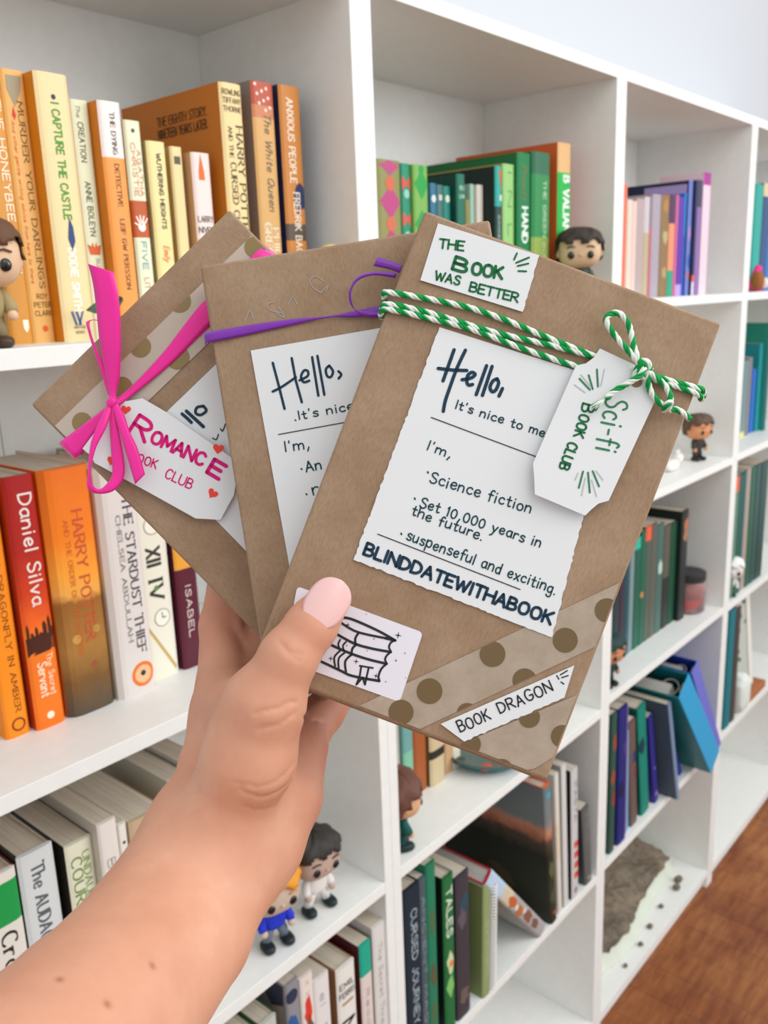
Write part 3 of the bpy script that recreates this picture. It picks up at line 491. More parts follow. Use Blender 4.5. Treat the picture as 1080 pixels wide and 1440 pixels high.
(1.6876, 0.04, 1.4537, 0.0257, 0.1824, 'violet book with a lilac foot in the pastel row', 'pastel and purple books', {'c': '#5E2FA0', 'bands': [(0.88, 1, '#B89AD8')]}),
(1.7137, 0.04, 1.4537, 0.009, 0.1898, 'bright blue book between violet and multicoloured spines in the pastel row', 'pastel and purple books', {'c': '#2F62C8', 'bands': [(0.0, 0.4, '#1F7FD0')]}),
(1.7231, 0.036, 1.4537, 0.0176, 0.2137, 'large multicoloured book whose navy and lilac cover shows over its neighbours', 'pastel and purple books', {'c': '#6E7FC4', 's': '#1E2748', 'dep': 0.2, 'sh': [('blob', '#B08AC8', 0.5, 0.45), ('blob', '#2F5FB8', 0.5, 0.7), ('sq', '#E0622A', 0.5, 0.82)], 'sp': '#A99AD0'}),
(1.7411, 0.03, 1.4537, 0.0089, 0.2145, 'dark navy book with a small blue tab on top', 'pastel and purple books', {'c': '#262A52', 'dep': 0.16, 'bands': [(0.82, 0.88, '#E0622A'), (0.88, 1, '#D9D2DC')]}),
(1.751, 0.03, 1.4537, 0.022, 0.2154, 'purple book with a charcoal top in the pastel row', 'pastel and purple books', {'c': '#8A68A8', 'bands': [(0, 0.23, '#3C3A58')]}),
(1.78, 0.03, 1.4537, 0.0362, 0.2316, 'pale pink book with a magenta top, rightmost in its cell', 'pastel and purple books', {'c': '#E6CBD8', 'dep': 0.09, 'bands': [(0, 0.1, '#A82E92')]}),
(1.4971, 0.06, 0.7473, 0.0306, 0.1899, 'dark book at the left of the green row', 'dark green books', {'c': '#24383C'}),
(1.5281, 0.06, 0.7473, 0.0237, 0.1987, 'plum-black book in the green row', 'dark green books', {'c': '#3A3040'}),
(1.5522, 0.06, 0.7473, 0.0205, 0.215, 'petrol blue book in the dark row behind the candle', 'dark green books', {'c': '#1F5058'}),
(1.5731, 0.06, 0.7473, 0.0181, 0.2248, 'silver-spined book in the dark row behind the candle', 'dark green books', {'c': '#7E9296'}),
(1.5916, 0.06, 0.7473, 0.028, 0.2384, 'dark green book with a turquoise top in the dark row behind the candle', 'dark green books', {'c': '#1C5C4C', 'bands': [(0, 0.1, '#22B8A4')]}),
(1.62, 0.06, 0.7473, 0.0222, 0.2459, 'bottle green book with gilt marks in the dark row behind the candle', 'dark green books', {'c': '#17614A', 'sh': [('disc', '#C98A4A', 0.4, 0.55, 0.3)]}),
(1.6426, 0.06, 0.7473, 0.0264, 0.2511, 'grey-green book with a coral label at its top in the dark row behind the candle', 'dark green books', {'c': '#4A5E52', 'bands': [(0, 0.12, '#E8603E')]}),
(1.6697, 0.06, 0.7473, 0.027, 0.2507, 'taupe book in the green row', 'dark green books', {'c': '#5E5C54'}),
(1.6981, 0.06, 0.7473, 0.035, 0.2435, 'sea grey book with pale streaks in the dark row behind the candle', 'dark green books', {'c': '#46685F', 'sh': [('blob', '#B8CFC4', 0.5, 0.4)]}),
(1.7348, 0.06, 0.7473, 0.0323, 0.2326, 'brown-grey book in the dark row behind the candle', 'dark green books', {'c': '#5A574E', 'bands': [(0.5, 1, '#2A2E30')]}),
(1.7679, 0.06, 0.7473, 0.0332, 0.2315, 'deep green book next to the black hardback in the dark row behind the candle', 'dark green books', {'c': '#144A34'}),
(1.8015, 0.05, 0.7473, 0.0347, 0.2514, 'tall black hardback with a copper face on its spine top', 'dark green books', {'c': '#2A3230', 's': '#1A2422', 'hard': 1, 'dep': 0.17, 'sh': [('blob', '#B8704A', 0.6, 0.13), ('blob', '#A87A5A', 0.5, 0.22)]}),
(2.137, 0.05, 1.4537, 0.0516, 0.2367, 'turquoise book next to the cell wall on the far top shelf', 'blue books on the far top shelf', {'c': '#1FA296'}),
(2.1909, 0.05, 1.4537, 0.0416, 0.2415, 'navy book with a beige top on the far top shelf', 'blue books on the far top shelf', {'c': '#2A4A7A', 'bands': [(0, 0.12, '#DAC49A')]}),
(2.2362, 0.05, 1.4537, 0.0379, 0.2396, 'blue book partly outside the picture on the far top shelf', 'blue books on the far top shelf', {'c': '#2F6FB8'}),
(2.1895, 0.07, 1.103, 0.0296, 0.1877, 'thin grey-teal book with a yellow foot on the far second shelf', 'blue books on the far second shelf', {'c': '#6E8A8C', 'bands': [(0.93, 1, '#D8D890')]}),
(2.2197, 0.07, 1.103, 0.029, 0.1931, 'grey book with a light label on the far second shelf', 'blue books on the far second shelf', {'c': '#7C7A80'}),
(2.2714, 0.075, 1.103, 0.0277, 0.1602, 'short bright blue book on the far second shelf', 'blue books on the far second shelf', {'c': '#1F66BE'}),
(2.2995, 0.07, 1.103, 0.0221, 0.2227, 'tall teal book on the far second shelf', 'blue books on the far second shelf', {'c': '#1C8A92'}),
(2.322, 0.06, 1.103, 0.0224, 0.2722, 'tall green-sided hardback cut by the picture edge on the far second shelf', 'blue books on the far second shelf', {'c': '#1A5E66', 's': '#1F8A76', 'hard': 1, 'dep': 0.17}),
(2.0042, 0.012, 0.745, 0.0324, 0.2962, 'grey-green book with a coral square at its top on the far third shelf', 'green books on the far third shelf', {'c': '#5C8272', 'bands': [(0, 0.12, '#E0604A')]}),
(2.0378, 0.012, 0.745, 0.0219, 0.2979, 'pine green book on the far third shelf', 'green books on the far third shelf', {'c': '#1F5A48'}),
(2.0609, 0.012, 0.745, 0.0223, 0.3006, 'blue-green book with a white pin on the far third shelf', 'green books on the far third shelf', {'c': '#1A5A5C'}),
(2.0844, 0.012, 0.745, 0.0277, 0.3029, 'grey book with a rosy spine on the far third shelf', 'green books on the far third shelf', {'c': '#A8988F'}),
(2.114, 0.012, 0.745, 0.0335, 0.3008, 'forest green book on the far third shelf', 'green books on the far third shelf', {'c': '#1C5A44'}),
(2.1487, 0.012, 0.745, 0.0344, 0.3019, 'dark spruce book on the far third shelf', 'green books on the far third shelf', {'c': '#254E48'}),
(2.1843, 0.012, 0.745, 0.0574, 0.3011, 'black-green book at the picture edge on the far third shelf', 'green books on the far third shelf', {'c': '#1B4440'}),
(2.0087, 0.006, 0.406, 0.0438, 0.3114, 'teal hardback standing at the left of the low shelf', 'books on the far low shelf', {'c': '#12707A', 'hard': 1}),
(2.0582, 0.006, 0.406, 0.0297, 0.3022, 'brown-black hardback beside the teal one by the blue binders', 'books on the far low shelf', {'c': '#4A4240'}),
]

def side_tone(hx): return hx
def make_book(x0, y0, z0, t, h, label, group, o):
    dep = o.get('dep', 0.135); hard = o.get('hard', 0)
    root = empty('book', label, 'book', group, loc=(x0, y0, z0))
    if o.get('lean'): root.rotation_euler = (0, R(-o['lean']), R(o.get('yaw', 0)))
    bul = o.get('bulge', 0.0012 if not hard else 0.0018); c = 0.0022 if hard else 0.0006
    rough = 0.42 if not hard else 0.5
    cov = spine_gradient(o['grad'], h) if o.get('grad') else mat(o['c'], rough); side = mat(o.get('s', o['c']), rough)
    if o.get('sg'): side = cov
    r = min(0.0016, t*0.2)
    def yb(u): return r*0.6 - (bul + r*0.6) * max(0.0, 1 - (2*u/t-1)**4)**0.6
    ns = 10
    outer = [(0, dep)] + [(0, r*0.6)] + [(t*k/ns, yb(t*k/ns)) for k in range(1, ns)] + [(t, r*0.6), (t, dep)]
    inner = [(t-c, dep)] + [(t-c, r+0.002)] + [(c, r+0.002)] + [(c, dep)]
    bands = sorted(o.get('bands', [])); cuts = [0.0]
    for a, b_, _ in bands: cuts += [a, b_]
    cuts = sorted(set(cuts + [1.0]))
    mb = MB(); no = len(outer); P = outer + inner; n = len(P)
    def col(a):
        for b0, b1, hx in bands:
            if b0 - 1e-6 <= a < b1 - 1e-6: return mat(hx, rough)
        return cov
    for a, b_ in zip(cuts[:-1], cuts[1:]):
        zt, zb = h*(1-a), h*(1-b_); mm = col(a)
        for i in range(n):
            j = (i+1) % n
            m_ = mm if (1 <= i < no-2 or (i in (0, no-2) and o.get('sb'))) else side
            if i >= no-1: m_ = mat(o['rim'], .5) if o.get('rim') else mat('#E9E3D6', 0.7) if hard else side
            mb.add([(*P[i], zb), (*P[j], zb), (*P[j], zt), (*P[i], zt)], [(0, 1, 2, 3)], m_)
    # rims along top and bottom edges of the cover
    mid = inner[::-1]
    for zz, fl in ((h, 0), (0.0, 1)):
        fr = [outer[0]] + [outer[1]] + [outer[-2]] + [outer[-1]]
        mb.add([(0, dep, zz), (0, r*0.6, zz), (c, r+0.002, zz), (c, dep, zz)], [(0, 1, 2, 3)], mat(o['rim'], .5) if o.get('rim') else side)
        mb.add([(t, dep, zz), (t, r*0.6, zz), (t-c, r+0.002, zz), (t-c, dep, zz)], [(0, 1, 2, 3)], mat(o['rim'], .5) if o.get('rim') else side)
        sp = outer[1:-1] + [(t-c, r+0.002), (c, r+0.002)]
        mb.add([(*p, zz) for p in sp], [tuple(range(len(sp)))], mat(o['rim'], .5) if o.get('rim') else col(0.0) if zz else col(0.999))
    mb.build('cover', root, merge=1e-6)
    ins = 0.003 if hard else 0.0004
    mb = MB(); mb.box((c+0.0001, r+0.0021, ins), (t-c-0.0001, dep-(0.004 if hard else 0.0003), h-ins), paper_edge_material(o.get('pg', '#D9CFBD')))
    mb.build('pages', root)
    if not (o.get('t') or o.get('sh') or o.get('st') or o.get('sp') or o.get('art')): return root
    mb = MB()
    def sf(u, v, k=0.00025): return (u, yb(min(max(u, 0), t)) - k, h - v)
    def shape(pts, hx, k=0.00025):
        pts = [(min(max(u, t*0.02), t*0.98), min(max(v, h*0.002), h*0.998)) for u, v in pts]
        us = [p[0] for p in pts]; vc = sum(p[1] for p in pts)/len(pts); uc = sum(us)/len(us)
        q = []
        for i in range(len(pts)):
            a, b_ = pts[i], pts[(i+1) % len(pts)]
            for s_ in range(4): q.append((a[0]+(b_[0]-a[0])*s_/4, a[1]+(b_[1]-a[1])*s_/4))
        N = len(q); vs = [sf(uc, vc, k)]; fs = []
        for lv in (0.33, 0.66, 1.0): vs += [sf(uc+(u-uc)*lv, vc+(v-vc)*lv, k) for u, v in q]
        fs += [(0, 1+i, 1+(i+1) % N) for i in range(N)]
        for g in (0, 1): fs += [(1+g*N+i, 1+(g+1)*N+i, 1+(g+1)*N+(i+1) % N, 1+g*N+(i+1) % N) for i in range(N)]
        mb.add(vs, fs, mat(hx, 0.5))
    for sh in o.get('sh', []):
        k, hx, u, v = sh[:4]; U = u*t; V = v*h; a = t*(sh[4] if len(sh) > 4 else 0.25)
        if k == 'disc': shape(disc_pts(U, V, a), hx)
        elif k == 'sq': shape([(U-a, V-a), (U+a, V-a), (U+a, V+a), (U-a, V+a)], hx)
        elif k == 'bar': shape([(U-t*.3, V-.002), (U+t*.3, V-.002), (U+t*.3, V+.002), (U-t*.3, V+.002)], hx)
        elif k == 'dia':
            H = h*sh[4]; shape([(U, V-H), (U+t*.46, V), (U, V+H), (U-t*.46, V)], hx, 0.00022)
        elif k == 'tri': shape([(U-t*.3, V), (U+t*.28, V), (U+t*.2, V+h*.16), (U-t*.05, V+h*.08)], hx)
        elif k == 'ring':
            R0 = t*.3
            for q in range(24):
                t0, t1 = q*math.pi/12, (q+1)*math.pi/12
                shape([(U+R0*math.cos(t0), V+R0*math.sin(t0)), (U+R0*math.cos(t1), V+R0*math.sin(t1)), (U+R0*.72*math.cos(t1), V+R0*.72*math.sin(t1)), (U+R0*.72*math.cos(t0), V+R0*.72*math.sin(t0))], hx)
        elif k == 'shield': shape([(U-t*.13, V-.004), (U+t*.13, V-.004), (U+t*.12, V+.003), (U, V+.007), (U-t*.12, V+.003)], hx)
        elif k == 'drop': shape([(U, V-.006), (U+t*.09, V+.001), (U, V+.005), (U-t*.09, V+.001)], hx)
        elif k == 'nib': shape([(U-t*.3, V), (U+t*.36, V), (U+t*.24, V+h*.055), (U-t*.06, V+h*.11), (U-t*.32, V+h*.05)], hx)
        elif k == 'bird': shape([(U, V-.014), (U+t*.1, V-.006), (U+t*.12, V+.006), (U, V+.014), (U-t*.1, V+.004), (U-t*.06, V-.004)], hx)
        elif k == 'w':
            for q in (0, 1): shape([(U-t*.16+q*t*.14, V-.006), (U-t*.08+q*t*.14, V-.006), (U+t*.02+q*t*.14, V+.006), (U-t*.05+q*t*.14, V+.006)], hx)
            shape([(U+t*.2, V-.006), (U+t*.26, V-.006), (U+t*.1, V+.006), (U+t*.04, V+.006)], hx)
        elif k == 'crown': shape([(U-t*.36, V-.003), (U-t*.18, V+.001), (U-t*.1, V-.005), (U, V), (U+t*.1, V-.005), (U+t*.18, V+.001), (U+t*.36, V-.003), (U+t*.26, V+.006), (U-t*.26, V+.006)], hx)
        elif k == 'hand':
            shape(disc_pts(U, V+.006, t*.22), hx)
            for q, an in enumerate((-62, -28, -6, 16, 40)):
                ca, sa = math.sin(R(an)), math.cos(R(an)); L = t*(.42 if q == 0 else .62)
                cx, cy = U+ca*t*.12, V+.006-sa*t*.1
                shape([(cx-sa*t*.045, cy-ca*t*.045), (cx+sa*t*.045, cy+ca*t*.045), (cx+ca*L*.8+sa*t*.035, cy-sa*L*.8+ca*t*.035), (cx+ca*L*.8-sa*t*.035, cy-sa*L*.8-ca*t*.035)], hx)
        elif k == 'flame': shape([(U, V-.016), (U+t*.15, V), (U+t*.17, V+.008), (U-t*.15, V+.008), (U-t*.15, V)], hx)
        elif k == 'dots':
            for q in range(9): shape(disc_pts(t*(.15+.7*((q*37) % 10)/10), h*(.012+.012*q), t*.06, n=8), hx)
        elif k == 'blob':
            rr = random.Random(int(U*1e5+V*1e5))
            shape([(U+math.cos(q*math.pi/6)*t*.38*rr.uniform(.6, 1.1), V+math.sin(q*math.pi/6)*h*.07*rr.uniform(.6, 1.2)) for q in range(12)], hx, 0.0002)
        elif k == 'skyline':
            shape([(t*.04, V-.002), (t*.97, V-.006), (t*.97, V+.014), (t*.04, V+.016)], hx)
            for q, (a_, w_, z_) in enumerate([(.08, .08, .016), (.2, .1, .007), (.36, .1, .012), (.5, .07, .006), (.62, .14, .016), (.8, .12, .02), (.9, .08, .009)]):
                shape([(t*a_, V-z_*.8), (t*(a_+w_/2), V-z_), (t*(a_+w_), V-z_*.7), (t*(a_+w_), V+.002), (t*a_, V+.002)], hx)
        elif k == 'hill': shape([(t*.03, V-.012), (t*.35, V-.004), (t*.7, V+.004), (t*.97, V+.018), (t*.97, V+.03), (t*.03, V+.012)], hx)
        elif k == 'clock':
            R0 = t*.27; shape(disc_pts(U, V, R0, n=24), hx); shape(disc_pts(U, V, R0*.9, n=24), '#EFECDF', 0.0003)
            shape([(U-.0006, V-R0*.6), (U+.0006, V-R0*.6), (U+.0006, V), (U-.0006, V)], '#4A483C', 0.00035)
            shape([(U, V-.0006), (U+R0*.45, V-.0006), (U+R0*.45, V+.0006), (U, V+.0006)], '#4A483C', 0.00035)
        elif k == 'gold': shape([(t*.08, V-.02), (t*.14, V-.022), (t*.95, V+.03), (t*.9, V+.034)], hx)
    for txt, hx, v0, v1, u, hf, sty in o.get('t', []):
        m_ = mat(hx, 0.5); cap = hf*t
        if sty == 'h':
            L = txt.split('|'); dv = (v1-v0)*h/max(len(L)-1, 1)
            for i, s_ in enumerate(L):
                ln = min(t*.8, cap*0.78*len(s_))
                write(mb, s_, m_, (u*t-ln/2, v0*h+i*dv+cap/2), (1, 0), (0, -1), cap, cap*.16, sf, ln)
        else:
            write(mb, txt, m_, (u*t-cap/2, v0*h), (0, 1), (1, 0), cap, cap*{'s': .15, 'r': .17, 'i': .14, 'b': .21}[sty], sf, (v1-v0)*h,
                  slant=.22 if sty == 'i' else 0, serif=(sty == 'r'))
    for txt, hx, d0, v0 in o.get('st', []):      # lettering on the cover side that faces left
        write(mb, txt, mat(hx, 0.5), (dep*.62, v0*h), (-1, 0), (0, -1), 0.0085, 0.0013, lambda a, b_: (-0.0003, a, h-b_), dep*.62-.02, serif=True)
    if o.get('sp'): mb.add([(-0.0003, 0.004, h*.97), (-0.0003, dep*.45, h*.97), (-0.0003, dep*.45, h*.8), (-0.0003, 0.004, h*.8)], [(0, 1, 2, 3)], mat(o['sp'], .5))
    for hx, pts in o.get('art', []): mb.add([(-0.0003, a*dep, b_*h) for a, b_ in pts], [tuple(range(len(pts)))], mat(hx, .5))
    mb.build('spine_print', root)
    return root
def shelf_books():
    for b in BOOKS: make_book(*b)
    g4 = 'books on the low middle shelf'
    Z4 = 0.387
    nb = make_book(0.958, 0.0, Z4, 0.020, 0.2, 'sage green ring-bound notebook on the low middle shelf', g4, dict(c='#8E9C6A', s='#7E8C5A', lean=-1.5, t=[('GARDEN', '#C4CCA4', .3, .8, .5, .3, 's')]))
    mb = MB(); wire = mat('#E9E7E4', .35, .5)
    for k in range(34):
        z = .006 + k*.0056
        mb.tube([(0.0255+.0055*math.cos(a), -.001+.006*math.sin(a), z+.0012*a/6.28) for a in [i*math.pi/5 for i in range(11)]], .0013, wire, 5)
    mb.build('wire_binding', nb, smooth=True)['label'] = 'white wire coil'
    make_book(1.130, 0.0, Z4, 0.027, 0.262, 'book leaning steeply left with a red-edged page block and autumn-coloured spine', g4,
        dict(c='#A9A5A6', s='#B4B0B0', hard=1, lean=39, dep=.19, bands=[(0, .25, '#B9CBE2'), (.25, .4, '#CFC3A8')], pg='#D5D0CA', rim='#B4232C',
             sh=[('blob', '#C4622E', .5, .42), ('blob', '#B8713E', .4, .55), ('disc', '#E3DCD8', .4, .5, .2), ('blob', '#8A5A48', .5, .7), ('disc', '#D9CFCB', .6, .62, .2), ('blob', '#7A5A4E', .5, .84)]))
    make_book(1.171, 0.001, Z4, 0.021, 0.285, 'large hardback with a sunset over dark forest on its cover and orange board edges', g4,
        dict(c='#4E5A5E', s='#46504F', rim='#E8632A', hard=1, lean=6, dep=.225, sg=1, grad=[(0, '#6E7A7C'), (.26, '#76807F'), (.31, '#C08468'), (.36, '#A86A50'), (.40, '#54443A'), (.5, '#23291F'), (.75, '#33372A'), (1, '#2A2E24')],
             sh=[('sq', '#2FA8D0', .6, .07), ('blob', '#5A5E3C', .5, .6), ('blob', '#4A4E34', .5, .8), ('disc', '#B5533A', .6, .93, .2)],
             art=[('#4E4630', [(.3, .16), (.45, .2), (.56, .29), (.48, .31), (.35, .25)])]))
    make_book(1.203, 0.004, Z4, 0.014, 0.287, 'thin white book beside the sunset cover book', g4, dict(c='#DAD5CC', lean=4, dep=.15, bands=[(.35, .6, '#DCCFB8')]))
    make_book(1.224, 0.004, Z4, 0.016, 0.293, 'tall grey-white folder among the low books', g4, dict(c='#D2D2D0', s='#9A9C9C', lean=3.5, dep=.2))
    make_book(1.251, 0.003, Z4, 0.024, 0.268, 'white and black magazine-like book with a red label', g4,
        dict(c='#C9C8C8', s='#2A2429', lean=2.5, dep=.18, t=[('PASTA', '#6A6468', .1, .4, .55, .4, 's')], sh=[('sq', '#D9483E', .6, .58, .28), ('sq', '#D9483E', .6, .66, .28), ('sq', '#D9483E', .6, .74, .28), ('sq', '#D9483E', .6, .82, .28), ('disc', '#8A8590', .5, .94, .25)]))
    make_book(1.302, 0.003, Z4, 0.026, 0.170, 'short dark grey book leaning by the right cell wall', g4, dict(c='#5C6060', s='#4A4E4E', lean=7, dep=.13, t=[('FIELD', '#8A8E8E', .1, .45, .6, .35, 's')], sh=[('disc', '#9A9488', .5, .93, .2)]))
    gc = 'books under the candle shelf'; ZC = 0.3965
    for x, y, t, h, ln, lab, oo in [
        (1.402, .006, .022, .30, .5, 'dark green and rust book at the left of the lower blue row', dict(c='#2A5148', sh=[('blob', '#9A4A34', .6, .2), ('blob', '#9A4A34', .4, .45), ('blob', '#8A4030', .6, .6), ('bar', '#7A3A2A', .5, .95)])),
        (1.437, .006, .037, .298, 1.6, 'broad navy blue book in the lower blue row', dict(c='#1F2670', sh=[('blob', '#4A3A7E', .8, .3), ('blob', '#141A4A', .3, .6)], hard=1)),
        (1.480, .012, .011, .285, 2, 'thin mauve book in the lower blue row', dict(c='#8E6FA4')),
        (1.494, .014, .009, .23, 3, 'thin sky blue pamphlet in the lower blue row', dict(c='#6FB4D4')),
        (1.512, .012, .030, .245, 6, 'brown book with a plum edge in the lower blue row', dict(c='#6A5650', sh=[('blob', '#7E3A4A', .8, .5), ('blob', '#2A3A6A', .7, .35)])),
        (1.562, .012, .038, .262, 8.5, 'teal green hardback leaning left in the lower blue row', dict(c='#128270', s='#0E5A52', hard=1, sh=[('blob', '#0C3A4A', .3, .35)])),
        (1.622, .010, .020, .225, 12, 'indigo book with lilac flecks in the lower blue row', dict(c='#34308A', sh=[('disc', '#9A7AC0', .5, .9, .3), ('disc', '#7A6AB0', .5, .6, .2)])),
        (1.665, -.022, .014, .262, 16, 'slate grey folder sticking out of the lower blue row', dict(c='#7A90B0', s='#4A5868', dep=.2)),
        (1.705, .02, .022, .20, 26, 'dark green book lying under the leaning binders', dict(c='#1A6A58')),
        (1.762, .012, .016, .26, 33, 'royal blue slim book against the leaning binders', dict(c='#1F2FA0', s='#1A2A80'))]:
        make_book(x, y, ZC, t, h, lab, gc, dict(oo, lean=ln))

# ------------------------------------------------------------------ ring binders
def binder(loc, t, h, lean, yaw, c_sp, c_side, label):
    root = empty('ring_binder', label, 'binder', 'ring binders by the right cell wall', loc=loc)
    root.rotation_euler = (0, R(-lean), R(yaw))
    d = 0.255; c = 0.003; sp = mat(c_sp, .35, .45); sd = mat(c_side, .35, .45)
    mb = MB(); mb.box((0, 0, 0), (t, c, h), sp); mb.build('spine', root, bevel=.001)
    for x in (0, t-c):
        mb = MB(); mb.box((x, c, 0), (x+c, d, h), sd); mb.build('cover_board', root, bevel=.001)
    mb = MB(); mb.box((c+.004, .03, .008), (t*.55, d-.02, h-.012), paper_edge_material('#C9C6BE')); mb.build('paper_stack', root)
    mb = MB(); st = mat('#A9A79E', .3, .6)
    for z in (h*.3, h*.5, h*.7, h-.02):
        mb.tube([(t*.5+t*.3*math.cos(a), .035+t*.3*math.sin(a), z) for a in [k*math.pi/8 for k in range(17)]], .0015, st, 6)
    mb.box((t*.3, c, h*.2), (t*.7, c+.006, h-.01), st)
    mb.build('ring_mechanism', root)
    return root

# ------------------------------------------------------------------ vinyl figures, plain big-headed
def figurine(loc, yaw, sc, skin, hair, top, legs, shoe, label, sleeve=None, ragged=.05, hairline=.28, group='big-headed toy figures on the shelves', stance=1.0):
    root = empty('toy_figure', label, 'toy figure', group, loc=loc)
    root.rotation_euler = (0, 0, R(yaw)); root.scale = (sc, sc, sc)
    sk = mat(skin, .45); hr = mat(hair, .6); tp = mat(top, .6); lg = mat(legs, .6); so = mat(shoe, .35); sl = mat(sleeve or top, .6)
    # local: faces -y, 95 mm tall
    mb = MB(); mb.superell((0, 0, .069), (.0285, .0235, .0240), sk, .72); hd = mb.build('head', root, smooth=True)
    mb = MB()
    for s in (-1, 1): mb.superell((s*.0285, .001, .065), (.003, .004, .0055), sk, .9, 10, 8)
    mb.build('ear', hd, smooth=True)
    mb = MB(); mb.superell((0, -.0240, .0620), (.0022, .002, .0018), sk, 1, 10, 6); mb.build('nose', hd, smooth=True)
    rr = random.Random(int(abs(loc[0])*1000))
    ph = [rr.uniform(0, 6) for _ in range(6)]
    def disp(d):
        a = math.atan2(d[1], d[0])
        return 1 + ragged*(math.sin(a*7+ph[0]+d[2]*6)*.5 + math.sin(a*13+ph[1]-d[2]*9)*.5)
    def keep(q):
        if q[2] > hairline + .12*math.sin(q[0]*9+ph[2]): return True
        if q[1] > .15 and q[2] > -.62: return True
        return abs(q[0]) > .86 and q[1] > -.2 and q[2] > -.1
    mb = MB(); mb.superell((0, .0012, .0715), (.0315, .0265, .0265), hr, .74, 56, 30, keep, disp); mb.build('hair', root, smooth=True, solid=.0016)
    for s in (-1, 1):
        mb = MB(); mb.superell((s*.0128, -.0222, .0620), (.0047, .0022, .0050), mat('#16120F', .15, .6), 1, 14, 10); mb.build('eye', root, smooth=True)
    mb = MB()
    for s in (-1, 1): mb.tube([(s*.0185, -.0218, .0715), (s*.0130, -.0238, .0735), (s*.008, -.0240, .0724)], .0009, hr, 5)
    mb.build('eyebrow', root, smooth=True)
    mb = MB(); mb.superell((0, .001, .035), (.0138, .0096, .0150), tp, .75); mb.build('torso', root, smooth=True)
    for s in (-1, 1):
        mb = MB(); mb.tube([(s*.009, 0, .045), (s*.0145, -.001, .038), (s*.017, -.004, .030), (s*.0165, -.006, .0265)], [.0042, .0048, .0052, .0046], sl, 10); a = mb.build('arm', root, smooth=True)
        mb = MB(); mb.superell((s*.0165, -.0075, .0245), (.0042, .0042, .0042), sk, .9, 12, 8); mb.build('hand', a, smooth=True)
        mb = MB(); mb.tube([(s*.0055, .001, .024), (s*.0068*stance, .0, .014), (s*.0078*stance, 0, .005)], [.0062, .0056, .005], lg, 12); l = mb.build('leg', root, smooth=True)
        mb = MB(); mb.superell((s*.0085*stance, -.004, .0042), (.0072, .0112, .0050), so, .8, 18, 10); mb.build('shoe', l, smooth=True)
    return root
# ------------------------------------------------------------------ wrapped parcels held in the hand
FPX = 1230.0
def parcel(cx, cy, ang, d, w, h, t, label):
    """cx, cy, d: where the face centre stands before the lens; the face ruler G measures along the face in picture units"""
    pc = Vector(((cx-540)/FPX*d, -(cy-720)/FPX*d, -d))
    mw = Matrix.Translation(Vector(CAM)) @ HROT @ Matrix.Translation(pc) @ Matrix.Rotation(R(ang), 4, 'Z')
    root = empty('wrapped_book', label, 'gift', 'three paper-wrapped books fanned out in one hand', mw=mw)
    ca, sa = math.cos(R(-ang)), math.sin(R(-ang))
    def G(px, py, z=0.0):
        x = (px-540)/FPX*(d-z) - pc.x; y = -(py-720)/FPX*(d-z) - pc.y
        return (x*ca - y*sa, x*sa + y*ca, z)
    bm = bmesh.new(); bmesh.ops.create_cube(bm, size=1)
    for v in bm.verts: v.co = (v.co.x*w, v.co.y*h, (v.co.z-0.5)*t)
    bm.edges.ensure_lookup_table()
    e = [e for e in bm.edges if all(v.co.y < 0 and v.co.z > -t/2 for v in e.verts)]
    bmesh.ops.bevel(bm, geom=e, offset=0.0026, segments=4, affect='EDGES', profile=0.5)
    e = [e for e in bm.edges if len(e.link_faces) == 2 and e.calc_face_angle() > 0.6]
    bmesh.ops.bevel(bm, geom=e, offset=0.0016, segments=3, affect='EDGES', profile=0.5)
    me = bpy.data.meshes.new('kraft_wrapping'); bm.to_mesh(me); bm.free(); me.materials.append(KRAFT)
    me.polygons.foreach_set('use_smooth', [True]*len(me.polygons))
    o = bpy.data.objects.new('kraft_wrapping', me); COL.objects.link(o); o.parent = root
    wn = o.modifiers.new('wn', 'WEIGHTED_NORMAL'); wn.keep_sharp = False
    # folded end flaps at the short sides
    for s in (-1, 1):
        mb = MB(); y = s*(h/2+.0002)
        mb.add([(-w*.46, y, -.003), (w*.46, y, -.003), (w*.30, y+s*.0006, -t*.62), (-w*.30, y+s*.0006, -t*.62)], [(0, 1, 2, 3)], KRAFT)
        mb.build('end_flap', root, solid=.0003)
    return root, G, (w, h, t)
def clip_poly(P, conv):
    n = len(conv); A = sum(conv[i][0]*conv[(i+1) % n][1]-conv[(i+1) % n][0]*conv[i][1] for i in range(n))
    if A < 0: conv = conv[::-1]
    out = list(P)
    for i in range(n):
        a, b = conv[i], conv[(i+1) % n]; src = out; out = []
        def ins(p): return (b[0]-a[0])*(p[1]-a[1]) - (b[1]-a[1])*(p[0]-a[0]) >= -1e-12
        for k in range(len(src)):
            p, q = src[k], src[(k+1) % len(src)]; ip, iq = ins(p), ins(q)
            if ip: out.append(p)
            if ip != iq:
                den = (b[0]-a[0])*(q[1]-p[1]) - (b[1]-a[1])*(q[0]-p[0])
                s = ((b[0]-a[0])*(a[1]-p[1]) - (b[1]-a[1])*(a[0]-p[0]))/den
                out.append((p[0]+(q[0]-p[0])*s, p[1]+(q[1]-p[1])*s))
        if not out: return []
    return out
def tear(pts, edges, amp, seed, step=5.0):
    rr = random.Random(seed); out = []
    for i in range(len(pts)):
        a, b = pts[i], pts[(i+1) % len(pts)]; out.append(a)
        if i in edges:
            L = math.hypot(b[0]-a[0], b[1]-a[1]); n = max(int(L/step), 2)
            for k in range(1, n):
                out.append((a[0]+(b[0]-a[0])*k/n + rr.uniform(-amp, amp), a[1]+(b[1]-a[1])*k/n + rr.uniform(-amp, amp)))
    return out
